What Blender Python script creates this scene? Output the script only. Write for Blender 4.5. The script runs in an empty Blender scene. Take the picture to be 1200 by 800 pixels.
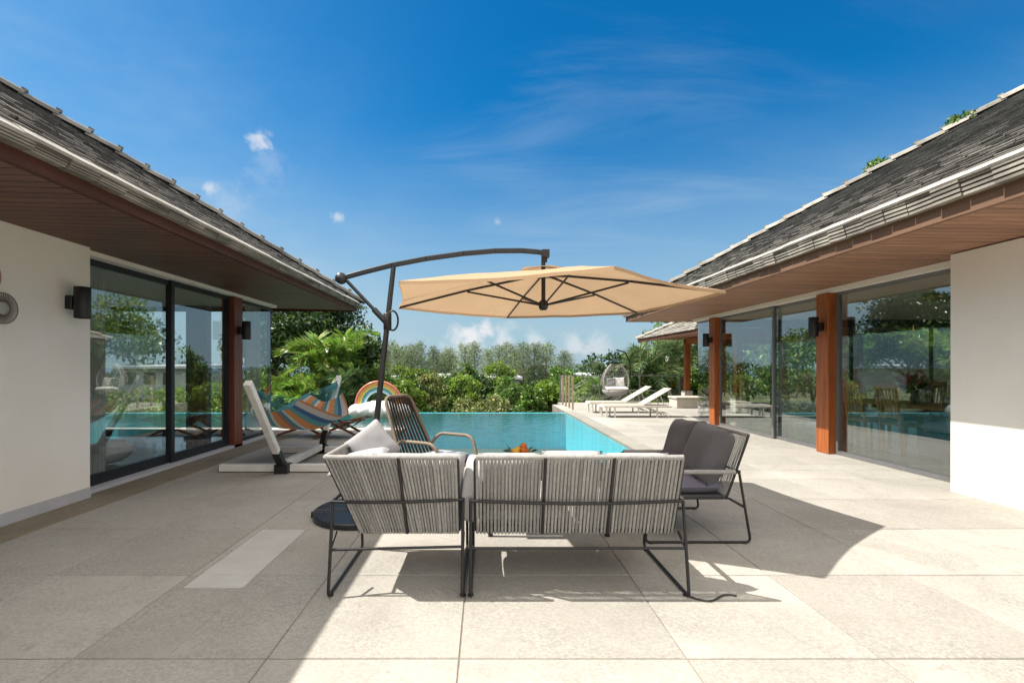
import bpy, math, random
import numpy as np
from mathutils import Vector, Matrix, noise as mnoise
R = math.radians
rnd = random.Random(7)
nrg = np.random.default_rng(11)
sc = bpy.context.scene
COL = sc.collection

# ------------------------------------------------------------------ camera, sky, sun, exposure
EYE = 1.45
cam_d = bpy.data.cameras.new('camera')
cam_d.sensor_width = 36.0
cam_d.lens = 36.0 * 575 / 1200
cam_d.shift_x = 32 / 1200
cam_d.shift_y = 30 / 1200
cam_d.clip_start = 0.05
cam_d.clip_end = 8000
cam = bpy.data.objects.new('camera', cam_d)
cam.location = (0, 0, EYE)
cam.rotation_euler = (R(90), 0, 0)
COL.objects.link(cam)
sc.camera = cam

SUN = Vector((-0.668, 0.02, 1.0)).normalized()
sun_d = bpy.data.lights.new('sun', 'SUN')
sun_d.energy = 4.2
sun_d.angle = R(0.5)
sun_d.color = (1.0, 0.945, 0.86)
sun = bpy.data.objects.new('sun', sun_d)
sun.rotation_euler = (-SUN).to_track_quat('-Z', 'Y').to_euler()
sun.location = SUN * 60
COL.objects.link(sun)

sc.view_settings.view_transform = 'Standard'
sc.view_settings.look = 'None'
sc.view_settings.gamma = 1.0
sc.view_settings.use_curve_mapping = False
sc.view_settings.exposure = 0.95
sc.render.film_transparent = False
try:
    sc.cycles.max_bounces = 10
    sc.cycles.transparent_max_bounces = 24
    sc.cycles.caustics_reflective = False
    sc.cycles.caustics_refractive = False
    sc.cycles.use_denoising = True
    sc.cycles.sample_clamp_indirect = 6.0
except Exception:
    pass


def at(px, Y):                       # sideways metres for a sight line, at distance Y
    return (px - 568) * Y / 575.0


def build_world():
    w = bpy.data.worlds.new('World')
    sc.world = w
    w.use_nodes = True
    nt = w.node_tree
    N, L = nt.nodes, nt.links
    N.clear()
    out = N.new('ShaderNodeOutputWorld')
    bg = N.new('ShaderNodeBackground')
    bg.inputs['Strength'].default_value = 0.112
    L.new(bg.outputs[0], out.inputs[0])
    sky = N.new('ShaderNodeTexSky')
    sky.sky_type = 'NISHITA'
    sky.sun_disc = False
    sky.sun_elevation = math.asin(SUN.z)
    sky.sun_rotation = math.atan2(SUN.x, SUN.y)
    sky.altitude = 0
    sky.air_density = 1.0
    sky.dust_density = 0.6
    sky.ozone_density = 2.2
    hs = N.new('ShaderNodeHueSaturation')
    hs.inputs['Saturation'].default_value = 1.35
    hs.inputs['Value'].default_value = 1.0
    L.new(sky.outputs[0], hs.inputs['Color'])
    tc = N.new('ShaderNodeTexCoord')

    def math_(op, a, b=None, c=None, clamp=False):
        n = N.new('ShaderNodeMath'); n.operation = op; n.use_clamp = clamp
        for i, v in enumerate((a, b, c)):
            if v is None: continue
            if isinstance(v, (int, float)): n.inputs[i].default_value = v
            else: L.new(v, n.inputs[i])
        return n.outputs[0]

    def noise(vec, scale, detail, rough=0.55, dist=0.0):
        n = N.new('ShaderNodeTexNoise')
        n.inputs['Scale'].default_value = scale
        n.inputs['Detail'].default_value = detail
        n.inputs['Roughness'].default_value = rough
        n.inputs['Distortion'].default_value = dist
        L.new(vec, n.inputs['Vector'])
        return n.outputs[0]

    def smooth(v, a, b):
        n = N.new('ShaderNodeMapRange'); n.interpolation_type = 'SMOOTHSTEP'
        n.inputs['From Min'].default_value = a; n.inputs['From Max'].default_value = b
        L.new(v, n.inputs['Value'])
        return n.outputs[0]

    sep = N.new('ShaderNodeSeparateXYZ')
    L.new(tc.outputs['Generated'], sep.inputs[0])
    zz = math_('ADD', math_('MAXIMUM', sep.outputs[2], 0.0), 0.16)
    u = math_('DIVIDE', sep.outputs[0], zz)
    v = math_('DIVIDE', sep.outputs[1], zz)
    cmb = N.new('ShaderNodeCombineXYZ')
    L.new(u, cmb.inputs[0]); L.new(v, cmb.inputs[1])
    mp = N.new('ShaderNodeMapping')
    mp.inputs['Rotation'].default_value = (0, 0, R(28))
    mp.inputs['Scale'].default_value = (0.35, 1.5, 1)
    L.new(cmb.outputs[0], mp.inputs[0])
    wisps = math_('MULTIPLY', smooth(noise(mp.outputs[0], 1.3, 9, 0.62, 0.9), 0.42, 0.74),
                  smooth(noise(cmb.outputs[0], 0.55, 3), 0.41, 0.66))
    wisps = math_('MULTIPLY', wisps, 0.42)
    # broad thin veil on the left of the sky
    veil = math_('MULTIPLY', smooth(noise(cmb.outputs[0], 0.9, 6, 0.6, 0.4), 0.38, 0.75), smooth(math_('MULTIPLY', u, -1.0), 0.0, 1.5))
    veil = math_('ADD', math_('MULTIPLY', veil, 0.42), math_('MULTIPLY', smooth(math_('MULTIPLY', u, -1.0), -0.1, 1.6), 0.20))
    # puffs: (px, py, size, strength)
    fine = noise(tc.outputs['Generated'], 26, 7, 0.62, 0.4)
    puffs = None
    for px, py, s, k in ((305, 164, .021, .75), (244, 222, .017, .65), (396, 255, .012, .55), (318, 196, .035, .16), (583, 260, .008, .3), (262, 240, .04, .14),
                         (572, 388, .026, .95), (553, 397, .030, .95), (590, 398, .032, .6), (625, 398, .022, .5), (540, 406, .040, .7), (672, 402, .028, .5), (700, 408, .035, .45)):
        d = Vector(((px - 568) / 575, 1, (430 - py) / 575)).normalized()
        vs = N.new('ShaderNodeVectorMath'); vs.operation = 'SUBTRACT'
        L.new(tc.outputs['Generated'], vs.inputs[0]); vs.inputs[1].default_value = d
        ml = N.new('ShaderNodeVectorMath'); ml.operation = 'LENGTH'
        L.new(vs.outputs[0], ml.inputs[0])
        dist = math_('ADD', ml.outputs['Value'], math_('MULTIPLY', math_('SUBTRACT', fine, 0.5), s * 3.2))
        m = math_('MULTIPLY', smooth(dist, s * 1.25, s * 0.05), k)
        puffs = m if puffs is None else math_('MAXIMUM', puffs, m)
    # grey-white bank low over the horizon
    st = N.new('ShaderNodeMapping'); st.inputs['Scale'].default_value = (5, 5, 22)
    L.new(tc.outputs['Generated'], st.inputs[0])
    low = math_('MULTIPLY', smooth(sep.outputs[2], 0.16, 0.02), smooth(noise(st.outputs[0], 1.6, 7, 0.6, 0.3), 0.42, 0.70))
    low = math_('MULTIPLY', low, 0.50)
    haze = math_('MULTIPLY', smooth(sep.outputs[2], 0.46, 0.0), 0.90)

    def mix(a, col, f):
        n = N.new('ShaderNodeMix'); n.data_type = 'RGBA'
        L.new(f, n.inputs['Factor']); L.new(a, n.inputs['A']); n.inputs['B'].default_value = (*col, 1)
        return n.outputs['Result']
    tint = N.new('ShaderNodeMix'); tint.data_type = 'RGBA'; tint.blend_type = 'MULTIPLY'; tint.inputs['Factor'].default_value = 1.0
    L.new(hs.outputs[0], tint.inputs['A']); tint.inputs['B'].default_value = (0.07, 0.60, 0.68, 1)
    c = mix(tint.outputs['Result'], (2.05, 2.6, 3.1), haze)
    # broken bright cloud added out of view, overhead and behind, to lift the shade
    over = smooth(math_('SUBTRACT', sep.outputs[2], math_('MULTIPLY', sep.outputs[1], 0.38)), 0.36, 0.62)
    over = math_('MULTIPLY', over, smooth(noise(tc.outputs['Generated'], 2.6, 6, 0.55, 0.3), 0.30, 0.50))
    c = mix(c, (9.8, 9.3, 8.6), over)
    c = mix(c, (2.4, 2.75, 3.1), low)
    c = mix(c, (2.55, 3.15, 3.65), veil)
    c = mix(c, (2.5, 3.15, 3.75), wisps)
    c = mix(c, (4.0, 4.05, 4.15), puffs)
    L.new(c, bg.inputs['Color'])


build_world()

# ------------------------------------------------------------------ materials
MATS = {}


def mat(name, c1, c2=None, scale=6.0, rough=0.6, bump=0.0, bscale=None, metal=0.0, island=0.0, detail=5, stretch=None, spec=0.5, sheen=0.0, transl=0.0, contrast=(0.3, 0.7), coat=0.0):
    if name in MATS: return MATS[name]
    m = bpy.data.materials.new(name); MATS[name] = m
    m.use_nodes = True
    nt = m.node_tree; N, L = nt.nodes, nt.links
    p = N['Principled BSDF']
    p.inputs['Roughness'].default_value = rough
    p.inputs['Metallic'].default_value = metal
    p.inputs['Specular IOR Level'].default_value = spec
    p.inputs['Coat Weight'].default_value = coat
    p.inputs['Sheen Weight'].default_value = sheen
    tc = N.new('ShaderNodeTexCoord')
    vec = tc.outputs['Object']
    if stretch:
        mp = N.new('ShaderNodeMapping'); mp.inputs['Scale'].default_value = stretch
        L.new(vec, mp.inputs[0]); vec = mp.outputs[0]
    if c2 is None: c2 = tuple(x * 0.86 for x in c1)
    nz = N.new('ShaderNodeTexNoise'); nz.inputs['Scale'].default_value = scale; nz.inputs['Detail'].default_value = detail
    L.new(vec, nz.inputs['Vector'])
    mr = N.new('ShaderNodeMapRange'); mr.inputs['From Min'].default_value = contrast[0]; mr.inputs['From Max'].default_value = contrast[1]
    L.new(nz.outputs[0], mr.inputs['Value'])
    mx = N.new('ShaderNodeMix'); mx.data_type = 'RGBA'
    mx.inputs['A'].default_value = (*c2, 1); mx.inputs['B'].default_value = (*c1, 1)
    L.new(mr.outputs[0], mx.inputs['Factor'])
    colr = mx.outputs['Result']
    if island:
        g = N.new('ShaderNodeNewGeometry')
        m2 = N.new('ShaderNodeMapRange'); m2.inputs['To Min'].default_value = 1 - island; m2.inputs['To Max'].default_value = 1 + island
        L.new(g.outputs['Random Per Island'], m2.inputs['Value'])
        hs = N.new('ShaderNodeHueSaturation')
        L.new(colr, hs.inputs['Color']); L.new(m2.outputs[0], hs.inputs['Value'])
        colr = hs.outputs[0]
    L.new(colr, p.inputs['Base Color'])
    if bump:
        b = N.new('ShaderNodeBump'); b.inputs['Strength'].default_value = bump; b.inputs['Distance'].default_value = 0.01
        nb = N.new('ShaderNodeTexNoise'); nb.inputs['Scale'].default_value = bscale or scale * 8; nb.inputs['Detail'].default_value = 4
        L.new(vec, nb.inputs['Vector']); L.new(nb.outputs[0], b.inputs['Height']); L.new(b.outputs[0], p.inputs['Normal'])
    if transl:
        t = N.new('ShaderNodeBsdfTranslucent'); L.new(colr, t.inputs['Color'])
        ms = N.new('ShaderNodeMixShader'); ms.inputs[0].default_value = transl
        L.new(p.outputs[0], ms.inputs[1]); L.new(t.outputs[0], ms.inputs[2])
        L.new(ms.outputs[0], N['Material Output'].inputs['Surface'])
    return m


def leaf_mat(name, dark, light, rough=0.42, transl=0.30, yellow=None):
    if name in MATS: return MATS[name]
    m = bpy.data.materials.new(name); MATS[name] = m
    m.use_nodes = True
    nt = m.node_tree; N, L = nt.nodes, nt.links
    p = N['Principled BSDF']; p.inputs['Roughness'].default_value = rough
    p.inputs['Specular IOR Level'].default_value = 0.4
    g = N.new('ShaderNodeNewGeometry')
    cr = N.new('ShaderNodeValToRGB')
    cr.color_ramp.elements[0].color = (*dark, 1); cr.color_ramp.elements[1].color = (*light, 1)
    cr.color_ramp.elements[1].position = 0.86
    e = cr.color_ramp.elements.new(0.97); e.color = (*(yellow or light), 1)
    L.new(g.outputs['Random Per Island'], cr.inputs[0])
    tc = N.new('ShaderNodeTexCoord')
    nz = N.new('ShaderNodeTexNoise'); nz.inputs['Scale'].default_value = 1.4; nz.inputs['Detail'].default_value = 2
    L.new(tc.outputs['Object'], nz.inputs['Vector'])
    mr = N.new('ShaderNodeMapRange'); mr.inputs['From Min'].default_value = .3; mr.inputs['From Max'].default_value = .7
    mr.inputs['To Min'].default_value = 0.72; mr.inputs['To Max'].default_value = 1.3
    L.new(nz.outputs[0], mr.inputs['Value'])
    oi = N.new('ShaderNodeObjectInfo'); m3 = N.new('ShaderNodeMapRange'); m3.inputs['To Min'].default_value = 0.78; m3.inputs['To Max'].default_value = 1.22
    L.new(oi.outputs['Random'], m3.inputs['Value'])
    mu = N.new('ShaderNodeMath'); mu.operation = 'MULTIPLY'; L.new(mr.outputs[0], mu.inputs[0]); L.new(m3.outputs[0], mu.inputs[1])
    hs = N.new('ShaderNodeHueSaturation'); L.new(cr.outputs[0], hs.inputs['Color']); L.new(mu.outputs[0], hs.inputs['Value'])
    L.new(hs.outputs[0], p.inputs['Base Color'])
    t = N.new('ShaderNodeBsdfTranslucent'); L.new(hs.outputs[0], t.inputs['Color'])
    ms = N.new('ShaderNodeMixShader'); ms.inputs[0].default_value = transl
    L.new(p.outputs[0], ms.inputs[1]); L.new(t.outputs[0], ms.inputs[2])
    L.new(ms.outputs[0], N['Material Output'].inputs['Surface'])
    return m


def glass_mat(name, tint, base=0.10, grazing=0.85):
    m = bpy.data.materials.new(name); MATS[name] = m
    m.use_nodes = True
    nt = m.node_tree; N, L = nt.nodes, nt.links
    N.remove(N['Principled BSDF'])
    tr = N.new('ShaderNodeBsdfTransparent'); tr.inputs[0].default_value = (*tint, 1)
    gl = N.new('ShaderNodeBsdfGlossy'); gl.inputs['Roughness'].default_value = 0.0; gl.inputs[0].default_value = (0.95, 0.97, 1, 1)
    lw = N.new('ShaderNodeLayerWeight'); lw.inputs[0].default_value = 0.42
    mr = N.new('ShaderNodeMapRange'); mr.inputs['To Min'].default_value = base; mr.inputs['To Max'].default_value = grazing
    L.new(lw.outputs['Fresnel'], mr.inputs['Value'])
    ms = N.new('ShaderNodeMixShader')
    L.new(mr.outputs[0], ms.inputs[0]); L.new(tr.outputs[0], ms.inputs[1]); L.new(gl.outputs[0], ms.inputs[2])
    L.new(ms.outputs[0], N['Material Output'].inputs['Surface'])
    return m


def water_mat():
    m = bpy.data.materials.new('pool_water'); m.use_nodes = True
    nt = m.node_tree; N, L = nt.nodes, nt.links
    N.remove(N['Principled BSDF'])
    tc = N.new('ShaderNodeTexCoord')
    nz = N.new('ShaderNodeTexNoise'); nz.inputs['Scale'].default_value = 3.6; nz.inputs['Detail'].default_value = 4; nz.inputs['Distortion'].default_value = 0.6
    L.new(tc.outputs['Object'], nz.inputs['Vector'])
    b = N.new('ShaderNodeBump'); b.inputs['Strength'].default_value = 0.26; b.inputs['Distance'].default_value = 0.05
    L.new(nz.outputs[0], b.inputs['Height'])
    tr = N.new('ShaderNodeBsdfTransparent'); tr.inputs[0].default_value = (0.80, 0.97, 0.99, 1)
    gl = N.new('ShaderNodeBsdfGlossy'); gl.inputs['Roughness'].default_value = 0.02
    L.new(b.outputs[0], gl.inputs['Normal'])
    fr = N.new('ShaderNodeFresnel'); fr.inputs[0].default_value = 1.24
    L.new(b.outputs[0], fr.inputs['Normal'])
    ms = N.new('ShaderNodeMixShader')
    L.new(fr.outputs[0], ms.inputs[0]); L.new(tr.outputs[0], ms.inputs[1]); L.new(gl.outputs[0], ms.inputs[2])
    L.new(ms.outputs[0], N['Material Output'].inputs['Surface'])
    return m


def paving_mat(name, c_lo, c_hi, stain, sk=0.8):
    m = bpy.data.materials.new(name); m.use_nodes = True
    nt = m.node_tree; N, L = nt.nodes, nt.links
    p = N['Principled BSDF']; p.inputs['Roughness'].default_value = 0.82; p.inputs['Specular IOR Level'].default_value = 0.25
    tc = N.new('ShaderNodeTexCoord')

    def nz(scale, det, dist=0.0, r=0.55):
        n = N.new('ShaderNodeTexNoise'); n.inputs['Scale'].default_value = scale; n.inputs['Detail'].default_value = det
        n.inputs['Distortion'].default_value = dist; n.inputs['Roughness'].default_value = r
        L.new(tc.outputs['Object'], n.inputs['Vector']); return n.outputs[0]

    def rng(v, a, b, c=0.0, d=1.0):
        n = N.new('ShaderNodeMapRange'); n.inputs['From Min'].default_value = a; n.inputs['From Max'].default_value = b
        n.inputs['To Min'].default_value = c; n.inputs['To Max'].default_value = d
        L.new(v, n.inputs['Value']); return n.outputs[0]

    def mix(f, a, b):
        n = N.new('ShaderNodeMix'); n.data_type = 'RGBA'
        L.new(f, n.inputs['Factor'])
        for k, v in (('A', a), ('B', b)):
            if isinstance(v, tuple): n.inputs[k].default_value = (*v, 1)
            else: L.new(v, n.inputs[k])
        return n.outputs['Result']
    g = N.new('ShaderNodeNewGeometry')
    c = mix(rng(g.outputs['Random Per Island'], 0, 1), c_lo, c_hi)
    c = mix(rng(nz(1.1, 8, 0.9, 0.62), 0.42, 0.68, 0, sk), c, stain)
    c = mix(rng(nz(0.55, 5, 0.4), 0.52, 0.74, 0, 0.45), c, tuple(min(1, x * 1.12) for x in c_hi))
    c = mix(rng(nz(4.5, 6, 1.2), 0.60, 0.74, 0, 0.5), c, tuple(x * 0.80 for x in stain))
    vo = N.new('ShaderNodeTexVoronoi'); vo.inputs['Scale'].default_value = 80
    L.new(tc.outputs['Object'], vo.inputs['Vector'])
    sep = N.new('ShaderNodeSeparateColor'); L.new(vo.outputs['Color'], sep.inputs[0])
    c2 = mix(rng(sep.outputs[0], 0.0, 1.0, 0, 1), tuple(x * 0.74 for x in c_lo), tuple(min(1, x * 1.14) for x in c_hi))
    c = mix(rng(nz(2.2, 3), 0.3, 0.8, 0.15, 0.50), c, c2)
    c = mix(rng(nz(260, 2), 0.62, 0.75, 0, 0.35), c, tuple(x * 0.35 for x in c_lo))
    L.new(c, p.inputs['Base Color'])
    b = N.new('ShaderNodeBump'); b.inputs['Strength'].default_value = 0.35; b.inputs['Distance'].default_value = 0.004
    L.new(nz(170, 4), b.inputs['Height']); L.new(b.outputs[0], p.inputs['Normal'])
    return m


def mosaic_mat():
    m = bpy.data.materials.new('pool_mosaic'); m.use_nodes = True
    nt = m.node_tree; N, L = nt.nodes, nt.links
    p = N['Principled BSDF']; p.inputs['Roughness'].default_value = 0.4
    tc = N.new('ShaderNodeTexCoord')
    br = N.new('ShaderNodeTexBrick'); br.offset = 0.0
    br.inputs['Color1'].default_value = (0.13, 0.70, 0.84, 1); br.inputs['Color2'].default_value = (0.19, 0.78, 0.91, 1)
    br.inputs['Mortar'].default_value = (0.25, 0.60, 0.66, 1)
    br.inputs['Scale'].default_value = 1.0; br.inputs['Mortar Size'].default_value = 0.008
    br.inputs['Brick Width'].default_value = 0.15; br.inputs['Row Height'].default_value = 0.15
    L.new(tc.outputs['Object'], br.inputs['Vector'])
    L.new(br.outputs[0], p.inputs['Base Color'])
    return m


M_PAVE = paving_mat('terrace_paving', (0.295, 0.278, 0.248), (0.415, 0.395, 0.356), (0.245, 0.232, 0.205))
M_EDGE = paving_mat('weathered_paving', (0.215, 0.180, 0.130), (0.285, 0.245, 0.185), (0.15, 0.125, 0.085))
M_COPE = paving_mat('pool_coping', (0.24, 0.23, 0.20), (0.31, 0.30, 0.26), (0.19, 0.18, 0.155))
M_SLAB = mat('new_slab', (0.47, 0.455, 0.425), (0.42, 0.405, 0.375), 5, 0.85, 0.2, 150)
M_MORTAR = mat('mortar', (0.30, 0.265, 0.22), (0.15, 0.132, 0.11), 4, 0.95)
M_WALL = mat('painted_wall', (0.85, 0.81, 0.745), (0.785, 0.74, 0.67), 0.9, 0.85, 0.35, 45, detail=8, contrast=(.35, .62))
M_SKIRT = mat('skirting_grey', (0.50, 0.50, 0.52), (0.44, 0.44, 0.46), 4, 0.8)
M_CEIL = mat('ceiling_paint', (0.80, 0.76, 0.68), (0.76, 0.72, 0.64), 1, 0.9)
M_TILE = mat('roof_tile', (0.155, 0.148, 0.136), (0.068, 0.066, 0.061), 2.2, 0.85, 0.5, 40, island=0.45)
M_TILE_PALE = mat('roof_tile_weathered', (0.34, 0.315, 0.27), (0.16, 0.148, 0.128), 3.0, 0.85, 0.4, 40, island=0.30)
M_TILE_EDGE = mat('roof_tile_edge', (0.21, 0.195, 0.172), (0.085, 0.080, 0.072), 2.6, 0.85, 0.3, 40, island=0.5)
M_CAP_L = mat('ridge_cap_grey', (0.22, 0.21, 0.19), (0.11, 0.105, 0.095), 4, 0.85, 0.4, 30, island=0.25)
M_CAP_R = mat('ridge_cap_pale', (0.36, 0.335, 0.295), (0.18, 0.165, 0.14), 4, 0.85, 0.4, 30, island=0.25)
M_PALE = mat('pale_eave', (0.48, 0.455, 0.41), (0.30, 0.28, 0.25), 5, 0.85, 0.2, 60, island=0.12)  # paler strip along the lowest tile course
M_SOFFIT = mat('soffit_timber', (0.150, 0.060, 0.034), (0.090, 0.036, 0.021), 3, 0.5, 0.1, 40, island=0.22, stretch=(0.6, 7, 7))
M_SOFFIT_R = mat('soffit_timber_lit', (0.37, 0.195, 0.118), (0.23, 0.115, 0.070), 3, 0.55, 0.1, 40, island=0.16, stretch=(0.6, 7, 7))  # same timber as the left soffit, bounce light put into the paler colour
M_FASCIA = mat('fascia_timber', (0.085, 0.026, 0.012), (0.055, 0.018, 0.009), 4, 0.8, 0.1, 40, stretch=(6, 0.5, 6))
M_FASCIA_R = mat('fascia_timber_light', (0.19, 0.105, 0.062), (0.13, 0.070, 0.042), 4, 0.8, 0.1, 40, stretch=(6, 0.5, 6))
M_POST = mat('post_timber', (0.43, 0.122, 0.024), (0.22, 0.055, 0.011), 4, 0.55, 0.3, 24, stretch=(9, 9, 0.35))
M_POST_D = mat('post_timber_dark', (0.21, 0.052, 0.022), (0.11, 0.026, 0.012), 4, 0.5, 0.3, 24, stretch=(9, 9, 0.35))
M_ALU = mat('grey_aluminium', (0.20, 0.20, 0.20), (0.16, 0.16, 0.16), 8, 0.4, metal=0.3)
M_ALU_D = mat('dark_aluminium', (0.022, 0.025, 0.030), (0.016, 0.018, 0.022), 8, 0.4, metal=0.2)
M_BLACK = mat('black_metal', (0.012, 0.012, 0.013), (0.008, 0.008, 0.009), 20, 0.42, metal=0.0)
M_CHAR = mat('charcoal_metal', (0.030, 0.032, 0.036), (0.022, 0.024, 0.028), 20, 0.38, metal=0.3)
M_ROPE = mat('pale_rope', (0.355, 0.345, 0.33), (0.255, 0.248, 0.238), 40, 0.85, 0.5, 350, island=0.22)
M_CUSH_L = mat('light_grey_fabric', (0.43, 0.42, 0.42), (0.37, 0.36, 0.36), 6, 0.95, 0.35, 320, sheen=0.15)
M_CUSH_D = mat('dark_grey_fabric', (0.105, 0.100, 0.108), (0.088, 0.084, 0.091), 5, 0.95, 0.35, 320, sheen=0.15)
M_CUSH_P = mat('mauve_grey_fabric', (0.15, 0.145, 0.19), (0.12, 0.115, 0.155), 5, 0.95, 0.35, 320, sheen=0.1)
M_WHITEFAB = mat('white_fabric', (0.72, 0.70, 0.68), (0.64, 0.62, 0.60), 5, 0.92, 0.3, 250)
M_CANOPY = mat('tan_canopy', (0.52, 0.355, 0.215), (0.485, 0.33, 0.20), 3, 0.9, 0.2, 300, transl=0.32)
M_WHITEPAINT = mat('white_painted_timber', (0.74, 0.72, 0.69), (0.64, 0.62, 0.58), 5, 0.5, 0.1, 40, stretch=(2, 2, 2))
M_WHITEMETAL = mat('cream_powdercoat', (0.72, 0.68, 0.60), (0.66, 0.62, 0.54), 9, 0.45)
M_SLING = mat('cream_sling', (0.58, 0.53, 0.44), (0.50, 0.455, 0.375), 30, 0.85, 0.3, 260, transl=0.15)
M_TEAK = mat('red_brown_wood', (0.20, 0.075, 0.035), (0.11, 0.040, 0.020), 4, 0.5, 0.2, 40, stretch=(5, 5, 1))
M_OAK = mat('golden_wood', (0.56, 0.33, 0.14), (0.42, 0.235, 0.095), 4, 0.45, 0.1, 40, stretch=(4, 4, 1))
M_DARKROPE = mat('brown_rope', (0.060, 0.042, 0.032), (0.035, 0.025, 0.020), 30, 0.75, 0.4, 300, island=0.3)
M_TANTUBE = mat('tan_wrapped_tube', (0.27, 0.22, 0.165), (0.19, 0.152, 0.115), 60, 0.7, 0.4, 260)
M_PVC_W = mat('white_vinyl', (0.82, 0.82, 0.84), (0.78, 0.78, 0.80), 4, 0.25)
M_STONE = mat('cream_stone', (0.58, 0.54, 0.46), (0.46, 0.43, 0.37), 3, 0.85, 0.3, 70)
M_FLOORD = mat('dark_polished_floor', (0.055, 0.045, 0.040), (0.035, 0.030, 0.028), 2, 0.12, stretch=(1, 8, 1), coat=0.4)
M_FLOORR = mat('polished_stone_floor', (0.46, 0.45, 0.40), (0.38, 0.37, 0.33), 2, 0.12, coat=0.3)
M_SHEER = mat('sheer_curtain', (0.62, 0.62, 0.60), (0.55, 0.55, 0.53), 6, 0.9, transl=0.5)
M_BARK = mat('bark', (0.16, 0.125, 0.09), (0.085, 0.065, 0.048), 6, 0.9, 0.6, 25, stretch=(3, 3, 0.7))
M_PALMSTEM = mat('palm_stem', (0.22, 0.22, 0.11), (0.13, 0.12, 0.065), 6, 0.7, 0.3, 20, stretch=(1, 1, 6))
M_SOIL = mat('ground', (0.060, 0.075, 0.028), (0.095, 0.080, 0.050), 0.3, 0.95, 0.4, 6)
M_FARROOF = mat('white_metal_roof', (0.46, 0.48, 0.50), (0.36, 0.38, 0.40), 0.4, 0.5)
M_FARWALL = mat('far_wall', (0.30, 0.33, 0.35), (0.24, 0.27, 0.29), 0.5, 0.8)
M_GLASS = glass_mat('window_glass', (0.92, 0.95, 0.93), 0.035, 0.38)
M_GLASS_L = glass_mat('door_glass', (0.95, 0.97, 0.96), 0.03, 0.27)
M_GLASS_END = glass_mat('clear_glass', (0.93, 0.95, 0.94), 0.03, 0.6)
M_WATER = water_mat()
M_MOSAIC = mosaic_mat()
L_DARK = leaf_mat('leaf_dark', (0.020, 0.050, 0.013), (0.055, 0.116, 0.024), 0.36, 0.22, (0.132, 0.187, 0.033))
L_MID = leaf_mat('leaf_mid', (0.044, 0.107, 0.018), (0.130, 0.247, 0.039), 0.42, 0.32, (0.260, 0.312, 0.065))
L_BRIGHT = leaf_mat('leaf_bright', (0.078, 0.163, 0.021), (0.227, 0.351, 0.044), 0.42, 0.36, (0.351, 0.390, 0.078))
L_OLIVE = leaf_mat('leaf_olive', (0.091, 0.124, 0.034), (0.227, 0.260, 0.086), 0.5, 0.30, (0.338, 0.299, 0.130))
L_GREY = leaf_mat('leaf_grey', (0.105, 0.150, 0.075), (0.220, 0.275, 0.145), 0.6, 0.35, (0.22, 0.25, 0.14))
L_PALM = leaf_mat('leaf_palm', (0.078, 0.169, 0.023), (0.234, 0.377, 0.058), 0.36, 0.34, (0.468, 0.429, 0.130))
L_PALMD = leaf_mat('leaf_palm_dark', (0.036, 0.081, 0.023), (0.111, 0.176, 0.058), 0.36, 0.28, (0.260, 0.260, 0.117))


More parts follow.
